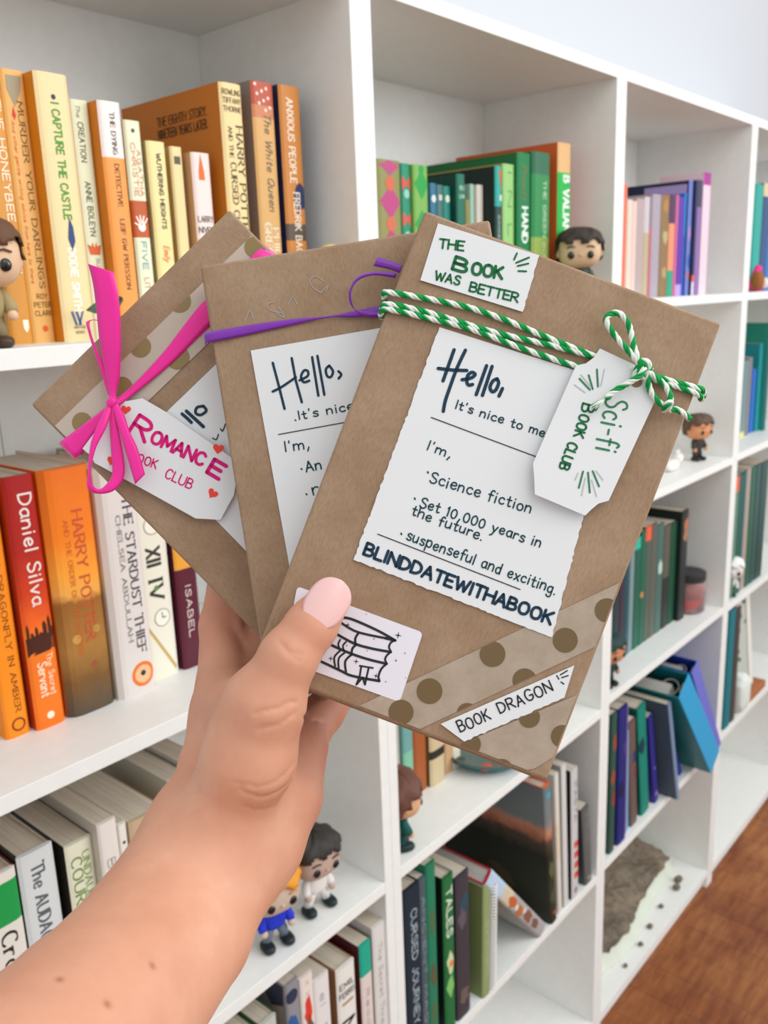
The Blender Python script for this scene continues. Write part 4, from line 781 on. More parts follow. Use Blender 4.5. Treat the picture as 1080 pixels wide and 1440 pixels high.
def tape(root, G, wh, bands, dots, band_m, dot_m, name='patterned_tape'):
    w, h, t = wh; rect = [(-w/2+.0014, -h/2+.0024), (w/2-.0014, -h/2+.0024), (w/2-.0014, h/2-.0014), (-w/2+.0014, h/2-.0014)]
    def fz(p, z): return (p[0], p[1], z)
    def lay(mb, P, z, m):
        bm = bmesh.new(); f = bm.faces.new([bm.verts.new((p[0], p[1], 0)) for p in P])
        bmesh.ops.triangulate(bm, faces=[f])
        for _ in range(5):
            ed = [e for e in bm.edges if e.calc_length() > .003]
            if ed: bmesh.ops.subdivide_edges(bm, edges=ed, cuts=1)
            bmesh.ops.triangulate(bm, faces=bm.faces[:])
        bm.verts.index_update()
        mb.add([fz((v.co.x, v.co.y), z) for v in bm.verts], [tuple(v.index for v in f.verts) for f in bm.faces], m); bm.free()
    for k, B in enumerate(bands):
        mb = MB(); md = MB()
        P = [G(*p)[:2] for p in B]; P = clip_poly(P, rect)
        lay(mb, P, .0005, band_m)
        for px, py, r in dots[k]:
            D = clip_poly([G(*q)[:2] for q in disc_pts(px, py, r, n=28)], [G(*p)[:2] for p in B])
            D = clip_poly(D, rect) if D else D
            if len(D) > 2: lay(md, D, .0007, dot_m)
        o = mb.build(name, root); md.build('polka_dots', o)
def card(root, G, pts, z0, th, name='note_card', tilt=None, m=None, label=None):
    mb = MB(); zf = tilt or (lambda p: z0)
    mb.prism(pts, 0, th, m or CARD, None, lambda p, z: G(p[0], p[1], zf(p)+z))
    o = mb.build(name, root)
    if label: o['label'] = label
    return o
def heart(mb, G, x, y, s, rot, z, m):
    P = []
    for k in range(28):
        a = 2*math.pi*k/28; hx = 16*math.sin(a)**3; hy = -(13*math.cos(a)-5*math.cos(2*a)-2*math.cos(3*a)-math.cos(4*a))
        P.append((x+s/16*(hx*math.cos(R(rot))-hy*math.sin(R(rot))), y+s/16*(hx*math.sin(R(rot))+hy*math.cos(R(rot)))))
    mb.add([G(*p, z) for p in P], [tuple(range(28))], m)
def twine(mb, pts, m1, m2, r=.00078, pitch=.0092):
    P = catmull([tuple(p) for p in pts], 14); P = [Vector(p) for p in P]
    # even spacing
    Q = [P[0]]; step = .0007; acc = 0
    for a, b in zip(P[:-1], P[1:]):
        L = (b-a).length; s = step-acc
        while s < L: Q.append(a.lerp(b, s/L)); s += step
        acc = (acc+L) % step
    T = [(Q[min(i+1, len(Q)-1)]-Q[max(i-1, 0)]).normalized() for i in range(len(Q))]
    u = T[0].orthogonal().normalized(); A = [[], [], [], []]
    for i, q in enumerate(Q):
        u = (u-T[i]*u.dot(T[i])).normalized(); w = T[i].cross(u)
        for k in range(4):
            a = 2*math.pi*i*step/pitch + k*math.pi/2
            A[k].append(q+(u*math.cos(a)+w*math.sin(a))*r*.95)
    for k in range(4): mb.tube(A[k], r*.86, m1 if k < 2 else m2, 6)
def strip(mb, secs, G, m):
    S = catmull(secs, 7)
    vs = []; fs = []; nc = 4
    for s in S:
        for k in range(nc+1):
            f = k/nc; z = s[4] + .0006*math.sin(f*math.pi)
            vs.append(G(s[0]+(s[2]-s[0])*f, s[1]+(s[3]-s[1])*f, z))
    for i in range(len(S)-1):
        for k in range(nc): fs.append((i*(nc+1)+k, i*(nc+1)+k+1, (i+1)*(nc+1)+k+1, (i+1)*(nc+1)+k))
    mb.add(vs, fs, m)

INK = mat('#1F3A4E', .6, .2, 'blue_black_ink'); INKT = mat('#23474F', .6, .2, 'thin_teal_ink'); GREEN = mat('#1C6B3E', .55, .2, 'green_ink')
BLACK = mat('#2A2B2E', .5, .3, 'black_ink'); PINK = mat('#D8187A', .55, .2, 'pink_ink'); RED = mat('#EE4B3C', .55, .2, 'red_ink'); DKG = mat('#3C7F5A', .6, .2, 'soft_green_ink'); GREY = mat('#B9BCC0', .6, .2, 'grey_pencil')
def tape_material():
    m, nt, b = node_mat('frosted_tape')
    n = noise(nt, 60, 5, .7)
    c = ramp(nt, n.outputs['Fac'], [(.35, '#A3917D'), (.65, '#B2A18F')])
    nt.links.new(c.outputs['Color'], b.inputs['Base Color']); b.inputs['Roughness'].default_value = .45
    return m
TAPE = tape_material(); GOLD = mat('#6E5836', .45, .45, 'bronze_dot_print'); TAPEW = mat('#BFB1A3', .5, .3, 'pale_frosted_tape'); GOLDL = mat('#8A7448', .42, .45, 'pale_gold_dot_print')

def say(mb, txt, m, p0, p1, cap, w, G, z, **k):
    L = math.hypot(p1[0]-p0[0], p1[1]-p0[1]); e = ((p1[0]-p0[0])/L, (p1[1]-p0[1])/L)
    write(mb, txt, m, p0, e, (e[1], -e[0]), cap, w, lambda a, b: G(a, b, z), L, **k)

def parcel_scifi():
    root, G, wh = parcel(683, 698, -20.9, .381, .1385, .2143, .026, 'front brown paper parcel tied with green and white twine, tagged for science fiction')
    tape(root, G, wh, [[(480, 1004), (905, 803), (905, 877), (590, 1025), (520, 1045)], [(640, 1049), (832, 968), (850, 975), (800, 1045), (780, 1063), (752, 1080), (722, 1086), (690, 1086)]],
         [[(692.5, 919.6, 18), (604, 971.5, 18), (564, 1001, 17.5), (794.5, 900, 17.5), (853, 858, 17), (737.5, 956.5, 17), (657, 1003, 15)], [(660, 1046, 16), (705, 1083, 16.5), (744, 1008, 15), (790.5, 1035, 16)]], TAPE, GOLD)
    # small card
    o = card(root, G, tear([(616, 314), (758.5, 359), (735, 438.5), (591, 394)], [1], 1.0, 3), .0004, .0006, label='small white card with green handwriting')
    mb = MB(); z = .0012
    say(mb, 'THE', GREEN, (617.5, 348), (652, 352), 12.5, 2.8, G, z, wob=.4)
    say(mb, 'B', GREEN, (636, 378), (656, 384.5), 18, 4.6, G, z); say(mb, 'OOK', GREEN, (663, 385), (706, 392), 16, 4.4, G, z, track=1.2)
    say(mb, 'WAS', GREEN, (611, 393), (646, 401), 12, 2.8, G, z, wob=.3); say(mb, 'BETTER', GREEN, (660, 409), (728, 425), 12.5, 2.8, G, z, wob=.3, track=1.2)
    for a, b in [((727, 356), (723, 365)), ((744, 362), (726, 369.5)), ((743, 370.5), (728, 374)), ((740, 381.5), (729, 381))]: penline(mb, [a, b], 2.6, GREEN, lambda x, y: G(x, y, z))
    mb.build('handwriting', o)
    # note card
    o = card(root, G, tear([(618, 460), (870, 540), (776, 896), (497, 787)], [1, 2, 3], 1.1, 5), .0004, .0006, label='large white note card with blue-black handwriting')
    mb = MB(); f = lambda x, y: G(x, y, z)
    def q(p): return (590+p[0]/5.143, 450+p[1]/5.143)
    for st, sm in [([(250, 215), (170, 440)], 0), ([(332, 218), (270, 350), (215, 500), (185, 590), (172, 660)], 1), ([(135, 350), (240, 362), (342, 365)], 0), ([(308, 432), (370, 420), (402, 395), (380, 378), (350, 400), (342, 445), (355, 470), (384, 466)], 1),
                   ([(485, 330), (410, 540)], 0), ([(525, 335), (455, 545)], 0), ([(562, 425), (532, 440), (510, 485), (525, 518), (552, 505), (572, 455), (560, 425)], 1), ([(600, 495), (575, 550)], 0)]:
        penline(mb, [q(p) for p in st], 4.9, INK, f, sm)
    say(mb, "It's nice to mee", INKT, (640, 574), (775, 618), 12, 2.1, G, z, wob=.4)
    penline(mb, [(606.5, 587), (756, 643)], 1.5, BLACK, f)
    say(mb, "I'm,", INKT, (600, 632), (634, 645), 13.5, 2.1, G, z)
    penline(mb, [(601.5, 663.5), (602.2, 665)], 2.4, INKT, f); say(mb, 'Science fiction', INKT, (604, 678), (746, 722), 15, 2.2, G, z, wob=.5)
    penline(mb, [(583, 700.5), (583.8, 702)], 2.4, INKT, f); say(mb, 'Set 10,000 years in', INKT, (590, 712.5), (759.5, 770), 14, 2.2, G, z, wob=.5)
    say(mb, 'the future.', INKT, (578, 724), (678, 760), 14, 2.2, G, z, wob=.5)
    penline(mb, [(564, 750), (564.8, 751.5)], 2.4, INKT, f); say(mb, 'suspenseful and exciting.', INKT, (571, 758.5), (781, 836), 15, 2.2, G, z, wob=.5)
    penline(mb, [(531, 751), (731.5, 829)], 1.5, BLACK, f)
    say(mb, 'BLINDDATEWITHABOOK', INK, (511, 779.5), (774, 878), 16.5, 4.3, G, z, wob=.3, track=1.5)
    mb.build('handwriting', o)
    # sticker
    def s(p): return (400+p[0]/4.909, 810+p[1]/4.909)
    def rnd(P, r, n=5):
        out = []
        for i in range(len(P)):
            a, b, c = Vector(P[i-1]), Vector(P[i]), Vector(P[(i+1) % len(P)])
            u = b+(a-b).normalized()*r; v = b+(c-b).normalized()*r
            for k in range(n+1):
                t = k/n; w_ = u*(1-t)**2+b*2*t*(1-t)+v*t*t; out.append((w_.x, w_.y))
        return out
    STK = mat('#E7E4EE', .4, .35, 'lilac_white_sticker')
    o = card(root, G, rnd([s((88, 70)), s((957, 390)), s((795, 870)), s((-10, 580))], 7), .0004, .0002, 'book_stack_sticker', m=STK)
    mb = MB(); f = lambda x, y: G(x, y, .00075)
    for st, w_, sm in [([(390, 285), (470, 300), (640, 375), (765, 445)], 3.8, 1), ([(380, 315), (500, 385), (700, 430)], 3.4, 1), ([(700, 430), (765, 445)], 4, 0), ([(760, 445), (735, 460), (722, 490), (735, 522)], 3, 1), ([(350, 395), (480, 465), (600, 500), (735, 525)], 3.8, 1),
                       ([(510, 395), (490, 430), (490, 470)], 3.4, 1), ([(735, 525), (710, 545), (695, 575), (706, 605)], 3, 1), ([(300, 465), (420, 520), (560, 570), (706, 606)], 3.8, 1), ([(500, 470), (470, 500), (462, 545)], 3.4, 1), ([(706, 606), (670, 640), (650, 690), (655, 725)], 3.2, 1),
                       ([(200, 565), (380, 650), (470, 690), (655, 725)], 3.8, 1), ([(385, 440), (372, 470), (380, 500)], 2.6, 1), ([(425, 455), (405, 480), (410, 515)], 2.6, 1), ([(385, 515), (345, 560), (350, 620)], 2.8, 1), ([(415, 530), (375, 570), (375, 640)], 2.8, 1), ([(460, 545), (420, 590), (425, 665)], 3.2, 1),
                       ([(520, 620), (610, 635)], 2.6, 0), ([(530, 625), (520, 690), (497, 750), (540, 700), (556, 750), (580, 640)], 2.8, 0)]:
        penline(mb, [s(p) for p in st], w_, BLACK, f, sm)
    for x, y, r in [(785, 410, 28), (565, 263, 8), (437, 338, 20), (618, 435, 10), (570, 515, 8), (832, 533, 9), (770, 583, 13), (700, 730, 9), (495, 590, 22), (632, 690, 22), (320, 570, 22), (295, 502, 10), (178, 632, 10), (430, 480, 10), (838, 703, 7)]:
        P = []
        for k in range(8):
            rr_ = r*(1 if k % 2 == 0 else .22); P.append((x+rr_*math.cos(k*math.pi/4+.15), y+rr_*math.sin(k*math.pi/4+.15)))
        mb.add([f(*s(p)) for p in P], [tuple(range(8))], BLACK)
    mb.build('line_drawing', o)
    # strip label
    o = card(root, G, tear([(619.6, 1018), (807.8, 935.6), (793.7, 981), (653, 1043)], [2], 1.1, 9), .0006, .0004, 'strip_label', label='slanted white strip with black capitals')
    mb = MB(); say(mb, 'BOOK', BLACK, (648, 1030), (691, 1011), 15.5, 2.2, G, .0012, wob=.5); say(mb, 'DRAGON', BLACK, (704, 1004), (779, 971), 15.5, 2.2, G, .0012, wob=.6)
    for a, b in [((783, 950), (786, 955)), ((788, 949), (798, 943)), ((790, 953), (799, 950)), ((789, 959), (793, 962))]: penline(mb, [a, b], 1.8, BLACK, lambda x, y: G(x, y, .0012))
    mb.build('handwriting', o)
    # tag
    def zt(p): return .0035 + .0045*max(0, (900-p[0])/150)*0.35
    T = [(843.5, 490), (893, 513), (906, 527), (912, 548), (920, 566), (856, 704), (842, 708), (832, 716), (823, 725), (752, 695), (751.5, 676), (749.6, 651.5), (810, 514), (824, 511), (836, 502)]
    o = card(root, G, T, 0, .0007, 'gift_tag', zt, label='white notched gift tag with green lettering')
    mb = MB(); ft = lambda x, y: G(x, y, zt((x, y))+.0009)
    Gt = lambda x, y, z_: ft(x, y)
    say(mb, 'Sci-fi', DKG, (853, 559), (838, 632), 31, 3.2, Gt, 0, track=2.0); say(mb, 'B', GREEN, (820, 567), (817, 578), 17, 3, Gt, 0); say(mb, 'OOK', GREEN, (816, 582), (807, 613), 13.5, 3, Gt, 0, track=1.4); say(mb, 'CLUB', GREEN, (800, 621), (786, 658), 13.5, 3, Gt, 0)
    for a, b in [((815, 532.5), (829.5, 548)), ((828, 527.5), (833.5, 547)), ((839.5, 519.5), (841, 543.5)), ((820, 663), (814, 686)), ((827, 664.5), (829.5, 692.5)), ((833.5, 662.5), (842.5, 684))]: penline(mb, [a, b], 2.7, DKG, ft)
    for a, b in [((808, 541), (823, 552)), ((850, 519), (845, 543)), ((817, 527), (831, 544)), ((813, 665), (809, 675)), ((823, 672), (818, 697)), ((832, 675), (839, 698)), ((838, 662), (848, 675))]: penline(mb, [a, b], 1.6, GREY, ft)
    mb.add([ft(*p) for p in disc_pts(895, 537, 8.5, 8)], [tuple(range(20))], mat('#8A7560', .8)); mb.build('handwriting', o)
    # twine
    g1 = mat('#12994A', .7, .2, 'green_cotton'); w1 = mat('#E9EFE6', .75, .2, 'white_cotton')
    def P(*a): return [G(x, y, z_) for x, y, z_ in a]
    mb = MB()
    twine(mb, P((541, 424, -.012), (541, 416, -.002), (549, 411.5, .0018), (640, 428, .0016), (700, 446, .0016), (790, 483, .0016), (870, 513, .002), (908, 524, .006)), g1, w1)
    twine(mb, P((538, 440, -.012), (538, 433, -.002), (546, 428, .0018), (600, 439, .0016), (690, 466, .0016), (780, 487, .0016), (860, 508, .002), (905, 524, .004)), g1, w1)
    twine(mb, P((537, 446, -.012), (536, 441, -.002), (545, 435, .0018), (600, 447, .0016), (660, 462, .0016), (735, 490, .0016), (812, 515, .0016), (880, 526, .002), (905, 524, .004)), g1, w1)
    twine(mb, P((905, 524, .004), (940, 535, .0017), (975, 544, .0018), (987, 548, .0005), (989, 556, -.008), (986, 562, -.014)), g1, w1)
    twine(mb, P((907, 528, .004), (930, 537, .0017), (960, 546, .0018), (982, 555, .0014), (986, 562, -.006)), g1, w1)
    # knot and bow
    twine(mb, P((892, 530, .006), (900, 510, .008), (908, 508, .0095), (914, 516, .008), (908, 530, .007), (900, 527, .0075), (903, 512, .0095), (916, 520, .007)), g1, w1)
    twine(mb, P((904, 518, .008), (888, 498, .009), (868, 476, .0085), (854, 455, .008), (854, 445, .008), (868, 440, .008), (882, 452, .008), (889, 476, .008), (893, 494, .009), (902, 514, .0085)), g1, w1)
    twine(mb, P((909, 522, .008), (914, 548, .006), (925, 564, .0055), (937, 571, .006), (943, 560, .0065), (937, 545, .006), (925, 533, .007), (910, 522, .008)), g1, w1)
    twine(mb, P((934, 578, .0035), (936, 570, .0085), (943, 566, .008), (940, 576, .005), (952, 576, .004), (967, 586, .003), (971, 591, .003)), g1, w1)
    twine(mb, P((906, 518, .0095), (900, 528, .0105), (886, 537, .0098), (866, 549, .0088), (850, 561, .0085)), g1, w1)
    rr = random.Random(4)
    for k in range(12):
        x, y, z_ = G(850, 561, .0085); e = G(833+rr.uniform(-5, 5), 574+rr.uniform(-5, 6), .0075+rr.uniform(-.001, .0015))
        mb.tube([(x, y, z_), ((x+e[0])/2+rr.uniform(-.0004, .0004), (y+e[1])/2, (z_+e[2])/2+.0004), e], [.0004, .0003, .0002], (g1, w1)[k % 2], 5)
    mb.build('twine', root, smooth=True)['label'] = 'green and white twisted twine tied in a bow'

def parcel_middle():
    root, G, wh = parcel(534, 647, 9.1, .409, .1374, .206, .024, 'middle brown paper parcel with a narrow purple curling ribbon')
    o = card(root, G, tear([(352.5, 493), (650, 441), (728, 870), (431, 930)], [1], 1, 3), .0004, .0006, label='white note card with dark handwriting')
    mb = MB(); z = .0012; f = lambda x, y: G(x, y, z)
    def q(p): return (340+p[0]/3.79, 340+p[1]/3.79)
    for st, sm in [([(165, 645), (190, 740), (228, 890)], 0), ([(266, 620), (288, 740), (320, 855)], 0), ([(165, 798), (215, 772), (288, 722)], 1), ([(308, 738), (350, 716), (352, 690), (332, 686), (316, 718), (330, 748), (360, 740)], 1), ([(375, 615), (408, 820)], 0), ([(403, 608), (440, 815)], 0),
                   ([(466, 660), (448, 680), (455, 715), (475, 720), (486, 690), (466, 660)], 1), ([(515, 690), (530, 708), (516, 728)], 1)]:
        penline(mb, [q(p) for p in st], 3.6, INK, f, sm)
    say(mb, "It's nice to", INKT, (420.5, 590), (528, 570), 12, 2, G, z, wob=.4); penline(mb, [(415, 590.5), (416, 591.5)], 2, INKT, f)
    penline(mb, [(391.5, 611), (600, 573)], 1.4, BLACK, f)
    say(mb, "I'm,", INKT, (401, 635), (437, 630), 14, 2.1, G, z)
    say(mb, 'An', INKT, (431, 663.5), (453, 659), 14, 2.2, G, z); penline(mb, [(423.5, 659), (424.5, 660)], 2.2, INKT, f)
    say(mb, 'r', INKT, (441, 696), (449, 694), 17, 2.1, G, z); penline(mb, [(430.5, 694.5), (431.5, 695.5)], 2.2, INKT, f)
    mb.build('handwriting', o)
    mb = MB(); sil = mat('#A79F97', .45, .5, 'silver_scribble'); f2 = lambda x, y: G(x, y, .0003)
    for st in [[(452, 412), (440, 404), (436, 394), (444, 388), (455, 395)], [(452, 411), (462, 401), (458, 410)], [(395, 440), (380, 436), (376, 428), (386, 424)], [(390, 441), (400, 446), (392, 432)], [(345, 450), (352, 436), (356, 448)], [(405, 428), (412, 418), (418, 428)]]: penline(mb, st, 1.3, sil, f2, True)
    mb.build('silver_scribble', root)
    pm = satin('#7A1FA8', 'purple_curling_ribbon'); mb = MB()
    strip(mb, [(289, 470, 290, 486, -.009), (291, 467.5, 294, 482, .0006), (345, 458, 349, 471, .0008), (410, 449, 412, 457, .001), (462, 444.5, 463, 446.5, .0014), (500, 437, 501, 446, .0016), (545, 428, 548, 440, .0014)], G, pm)
    strip(mb, [(535, 447, 537, 438, .003), (518, 446, 514, 438, .005), (504, 441, 500, 435, .008), (496, 429, 492, 426, .011), (494, 410, 491, 409, .013), (504, 394, 502, 390, .013), (526, 387, 526, 382, .012), (556, 391, 558, 384, .010)], G, pm)
    strip(mb, [(525, 374, 531, 361.5, .010), (545, 378, 549, 367, .0095), (562, 384, 566, 373, .009)], G, pm)
    mb.build('purple_ribbon', root, smooth=True, solid=.00025)['label'] = 'narrow purple curling ribbon'

def parcel_romance():
    root, G, wh = parcel(389, 641.5, 44.5, .436, .139, .209, .024, 'rear brown paper parcel with a pink satin bow and romance tag')
    tape(root, G, wh, [[(60, 616), (395, 292), (418, 360), (300, 476), (130, 640)]], [[(253, 424, 16), (198, 488, 15), (250, 503, 17), (172, 545, 15), (116, 594, 14), (359, 348, 15)]], TAPEW, GOLDL)
    o = card(root, G, [(193, 619), (335, 482), (560, 712), (420, 850)], .0005, .0005, label='white note card')
    mb = MB(); z = .0013; f = lambda x, y: G(x, y, z)
    penline(mb, [(256, 582), (263, 588), (269, 594)], 4.6, INK, f); penline(mb, [(262, 578), (274, 589), (286, 600)], 4.8, INK, f)
    penline(mb, [(286, 571), (277, 573), (275, 580.5), (282, 583.5), (290, 577.5), (286, 571)], 4, INK, f, True)
    penline(mb, [(299, 616), (304, 618), (307, 611)], 1.8, INKT, f, True); penline(mb, [(310, 603), (313, 606), (317, 596)], 1.8, INKT, f, True)
    penline(mb, [(339, 714), (339.6, 715)], 2, INKT, f)
    mb.build('handwriting', o)
    def zt(p): return .0035
    o = card(root, G, [(164, 560), (178, 564), (190, 562), (200, 560), (216, 569), (233, 579), (338, 652), (333, 670), (329, 696), (318, 716), (310, 731), (292, 730), (275, 729), (205, 690), (133, 651), (127, 640), (116, 631), (150, 585)], 0, .0007, 'gift_tag', zt, label='white gift tag with pink capitals and red hearts')
    Gt = lambda x, y, z_: G(x, y, zt((x, y))+.0009)
    mb = MB()
    say(mb, 'R', PINK, (181, 607), (204, 622), 28, 5.2, Gt, 0); say(mb, 'OMANC', PINK, (211, 621), (284, 655), 17, 4.4, Gt, 0, track=1.2); say(mb, 'E', PINK, (291, 664), (308, 674), 21, 5.6, Gt, 0)
    say(mb, 'BOOK', PINK, (183, 646), (219, 659), 12, 2, Gt, 0); say(mb, 'CLUB', PINK, (231, 671), (268, 688), 13.5, 2, Gt, 0)
    for x, y, s_, a in [(177, 576, 7, 10), (307, 631, 8, 10), (157, 648, 7, 20), (299, 694, 7.5, 35)]: heart(mb, Gt, x, y, s_, a, 0, RED)
    mb.build('handwriting', o)
    sm = satin('#F2109A', 'pink_satin'); mb = MB()
    strip(mb, [(86, 626, 108, 648, -.012), (84, 622, 106, 645, -.001), (100, 610, 118, 634, .001), (125, 591, 134, 607, .003), (150, 572, 154, 582, .006)], G, sm)
    strip(mb, [(160, 563, 164, 573, .006), (185, 543, 190, 553, .003), (230, 495, 240, 512, .0012), (280, 431, 290, 463, .0012), (325, 388, 345, 412, .0012), (365, 350, 384, 366, .001), (372, 344, 391, 360, -.012)], G, sm)
    mb.build('satin_band', root, smooth=True, solid=.0003)
    mb = MB()
    strip(mb, [(124, 371, 160, 383, .018), (131, 400, 166, 412, .017), (136, 440, 169.5, 452, .015), (140, 480, 170, 492, .013), (147, 520, 168.5, 528, .010), (153, 548, 164, 552, .008), (153, 562, 164, 562, .008)], G, sm)
    strip(mb, [(152, 555, 157, 553, .007), (143, 527, 149, 520, .008), (131, 490, 140, 500, .010), (122, 458, 129, 472, .011), (123, 452, 127, 451, .010), (136, 450, 148, 455, .008), (150, 462, 162, 478, .006), (156, 510, 160, 520, .005), (157, 560, 160, 560, .005)], G, sm)
    strip(mb, [(151, 568, 158, 572, .008), (141, 590, 150, 600, .011), (128, 622, 135, 630, .013), (124, 660, 128, 660, .013), (123, 685, 129, 680, .012), (136, 694, 140, 688, .010), (160, 690, 152, 678, .009), (175, 668, 158, 664, .008), (172, 630, 156, 630, .0075), (165, 595, 154, 595, .008), (161, 566, 155, 566, .008)], G, sm)
    strip(mb, [(155, 566, 165, 566, .0085), (160, 580, 174, 582, .0095), (169, 610, 183, 608, .011), (178, 640, 194, 632, .012), (190, 681, 204, 667, .012)], G, sm)
    mb.superell(G(158, 566, .008), (.0026, .0026, .0022), sm, .8, 16, 10)
    mb.build('satin_bow', root, smooth=True, solid=.0003)['label'] = 'bright pink satin bow'

# ------------------------------------------------------------------ forearm and hand: one continuous skin
def hand_and_arm():
    segs = []
    for name, ch in ARM.items():
        for a, b in zip(ch[:-1], ch[1:]): segs.append((name, np.array(a[:3]), np.array(b[:3]), a[3], b[3]))
    allp = np.array([p for ch in ARM.values() for p in ch])
    lo = (allp[:, :3]-allp[:, 3:4]).min(0)-.008; hi = (allp[:, :3]+allp[:, 3:4]).max(0)+.008
    step = .001
    def field(p):
        """smooth union per group, then between groups"""
        groups = {}
        for name, a, b, r0, r1 in segs:
            ba = b-a; L2 = (ba**2).sum(); t = np.clip(((p-a)@ba)/L2, 0, 1)
            d = np.sqrt((((p-a)-t[:, None]*ba)**2).sum(1)) - (r0+(r1-r0)*t)
            groups[name] = d if name not in groups else smin(groups[name], d, .004)
        body = None
        for n in ('palm', 'thenar', 'hypo', 'index', 'web'): body = groups[n] if body is None else smin(body, groups[n], .016)
        fa = smin(smin(groups['radius'], groups['ulna'], .018), groups['fore'], .018)
        body = smin(body, fa, .016)
        body = smin(body, groups['thumb'], .007)
        fingers = np.minimum(np.minimum(groups['middle'], groups['ring']), np.minimum(groups['pinky'], groups['index_tip']))
        return smin(body, fingers, .0045)
    def smin(a, b, k):
        h = np.maximum(k-np.abs(a-b), 0)/k
        return np.minimum(a, b)-h*h*k*.25
    C = 5; n = np.ceil((hi-lo)/(step*C)).astype(int)+1
    ax = [lo[i]+np.arange(n[i])*step*C for i in range(3)]
    g = np.stack(np.meshgrid(*ax, indexing='ij'), -1).reshape(-1, 3)
    coarse = field(g).reshape(n)
    N = (n-1)*C+1
    near = np.abs(coarse) < step*C*1.9
    blk = np.zeros(n-1, bool)
    for dx in (0, 1):
        for dy in (0, 1):
            for dz in (0, 1): blk |= near[dx:n[0]-1+dx, dy:n[1]-1+dy, dz:n[2]-1+dz]
    # inside/outside sign everywhere, exact distance near the skin
    vol = np.repeat(np.repeat(np.repeat(coarse, C, 0), C, 1), C, 2)[:N[0], :N[1], :N[2]].astype(np.float32)
    ib = np.argwhere(blk); off = np.stack(np.meshgrid(*[np.arange(C+1)]*3, indexing='ij'), -1).reshape(-1, 3)
    for s in range(0, len(ib), 3000):
        idx = (ib[s:s+3000, None, :]*C+off[None]).reshape(-1, 3)
        vol[idx[:, 0], idx[:, 1], idx[:, 2]] = field(lo+idx*step)
    ins = vol < 0
    cnt = np.zeros(N-1, np.int8)
    for dx in (0, 1):
        for dy in (0, 1):
            for dz in (0, 1): cnt += ins[dx:N[0]-1+dx, dy:N[1]-1+dy, dz:N[2]-1+dz]
    act = (cnt > 0) & (cnt < 8)
    cells = np.argwhere(act); cid = np.full(N-1, -1, np.int32); cid[act] = np.arange(len(cells))
    acc = np.zeros((len(cells), 3)); num = np.zeros(len(cells))
    cor = [(a, b, c) for a in (0, 1) for b in (0, 1) for c in (0, 1)]
    for a in cor:
        for k in range(3):
            if a[k]: continue
            b = list(a); b[k] = 1; b = tuple(b)
            va = vol[cells[:, 0]+a[0], cells[:, 1]+a[1], cells[:, 2]+a[2]]; vb = vol[cells[:, 0]+b[0], cells[:, 1]+b[1], cells[:, 2]+b[2]]
            m = (va < 0) != (vb < 0); t = np.where(m, va/np.where(va == vb, 1, va-vb), 0)
            pos = np.array(a, float)[None].repeat(len(cells), 0); pos[:, k] += t
            acc[m] += pos[m]; num[m] += 1
    V = lo+(cells+acc/num[:, None])*step
    F = []
    for k in range(3):
        i, j = (k+1) % 3, (k+2) % 3
        sl0 = [slice(None)]*3; sl1 = [slice(None)]*3; sl0[k] = slice(0, N[k]-1); sl1[k] = slice(1, N[k])
        a = ins[tuple(sl0)]; b = ins[tuple(sl1)]
        e = np.argwhere(a != b)
        e = e[(e[:, i] > 0) & (e[:, j] > 0) & (e[:, i] < N[i]-1) & (e[:, j] < N[j]-1)]
        di = np.zeros(3, int); di[i] = 1; dj = np.zeros(3, int); dj[j] = 1
        q = [cid[tuple((e-o).T)] for o in (di*0, di, di+dj, dj)]
        q = np.stack(q, 1); fl = a[tuple(e.T)]
        q[~fl] = q[~fl][:, ::-1]; F.append(q)
    F = np.concatenate(F); F = F[(F >= 0).all(1)]
    # relax a little, then press the skin creases in
    for it in range(4):
        S = np.zeros_like(V); D = np.zeros(len(V))
        for a, b in ((0, 1), (1, 2), (2, 3), (3, 0)):
            np.add.at(S, F[:, a], V[F[:, b]]); np.add.at(S, F[:, b], V[F[:, a]]); np.add.at(D, F[:, a], 1); np.add.at(D, F[:, b], 1)
        V = V*.5+S/np.maximum(D, 1)[:, None]*.5
    nr = np.cross(V[F[:, 2]]-V[F[:, 0]], V[F[:, 3]]-V[F[:, 1]]); vn = np.zeros_like(V)
    for k in range(4): np.add.at(vn, F[:, k], nr)
    vn /= np.linalg.norm(vn, axis=1)[:, None]+1e-12
    cam_ = np.array(CAM); disp = np.zeros(len(V)); flush = np.zeros(len(V)); mole = np.zeros(len(V))
    front = ((cam_-V)*vn).sum(1) > 0
    def snap(p):
        d = np.array(p)-cam_; d /= np.linalg.norm(d); r = V-cam_; t = r@d; dist = np.sqrt(np.maximum((r*r).sum(1)-t*t, 0))
        c = np.where((dist < .004) & front)[0]
        return V[c[np.argmin(dist[c]+t[c]*.2)]] if len(c) else None
    for ci, pl in enumerate(CREASES):
        pts = catmull([tuple(x) for x in pl], 6); pts = [snap(p) for p in pts]; pts = np.array([p for p in pts if p is not None])
        dmin = np.full(len(V), 9.0)
        for a, b in zip(pts[:-1], pts[1:]):
            ba = b-a; t = np.clip(((V-a)@ba)/((ba**2).sum()+1e-12), 0, 1)
            dmin = np.minimum(dmin, np.sqrt((((V-a)-t[:, None]*ba)**2).sum(1)))
        depth = (.00025, .0002, .00045, .0004, .00035, .0005, .0003, .0006)[ci]
        disp -= depth*np.exp(-(dmin/.0009)**2); disp += depth*.2*np.exp(-((dmin-.0032)/.0018)**2)
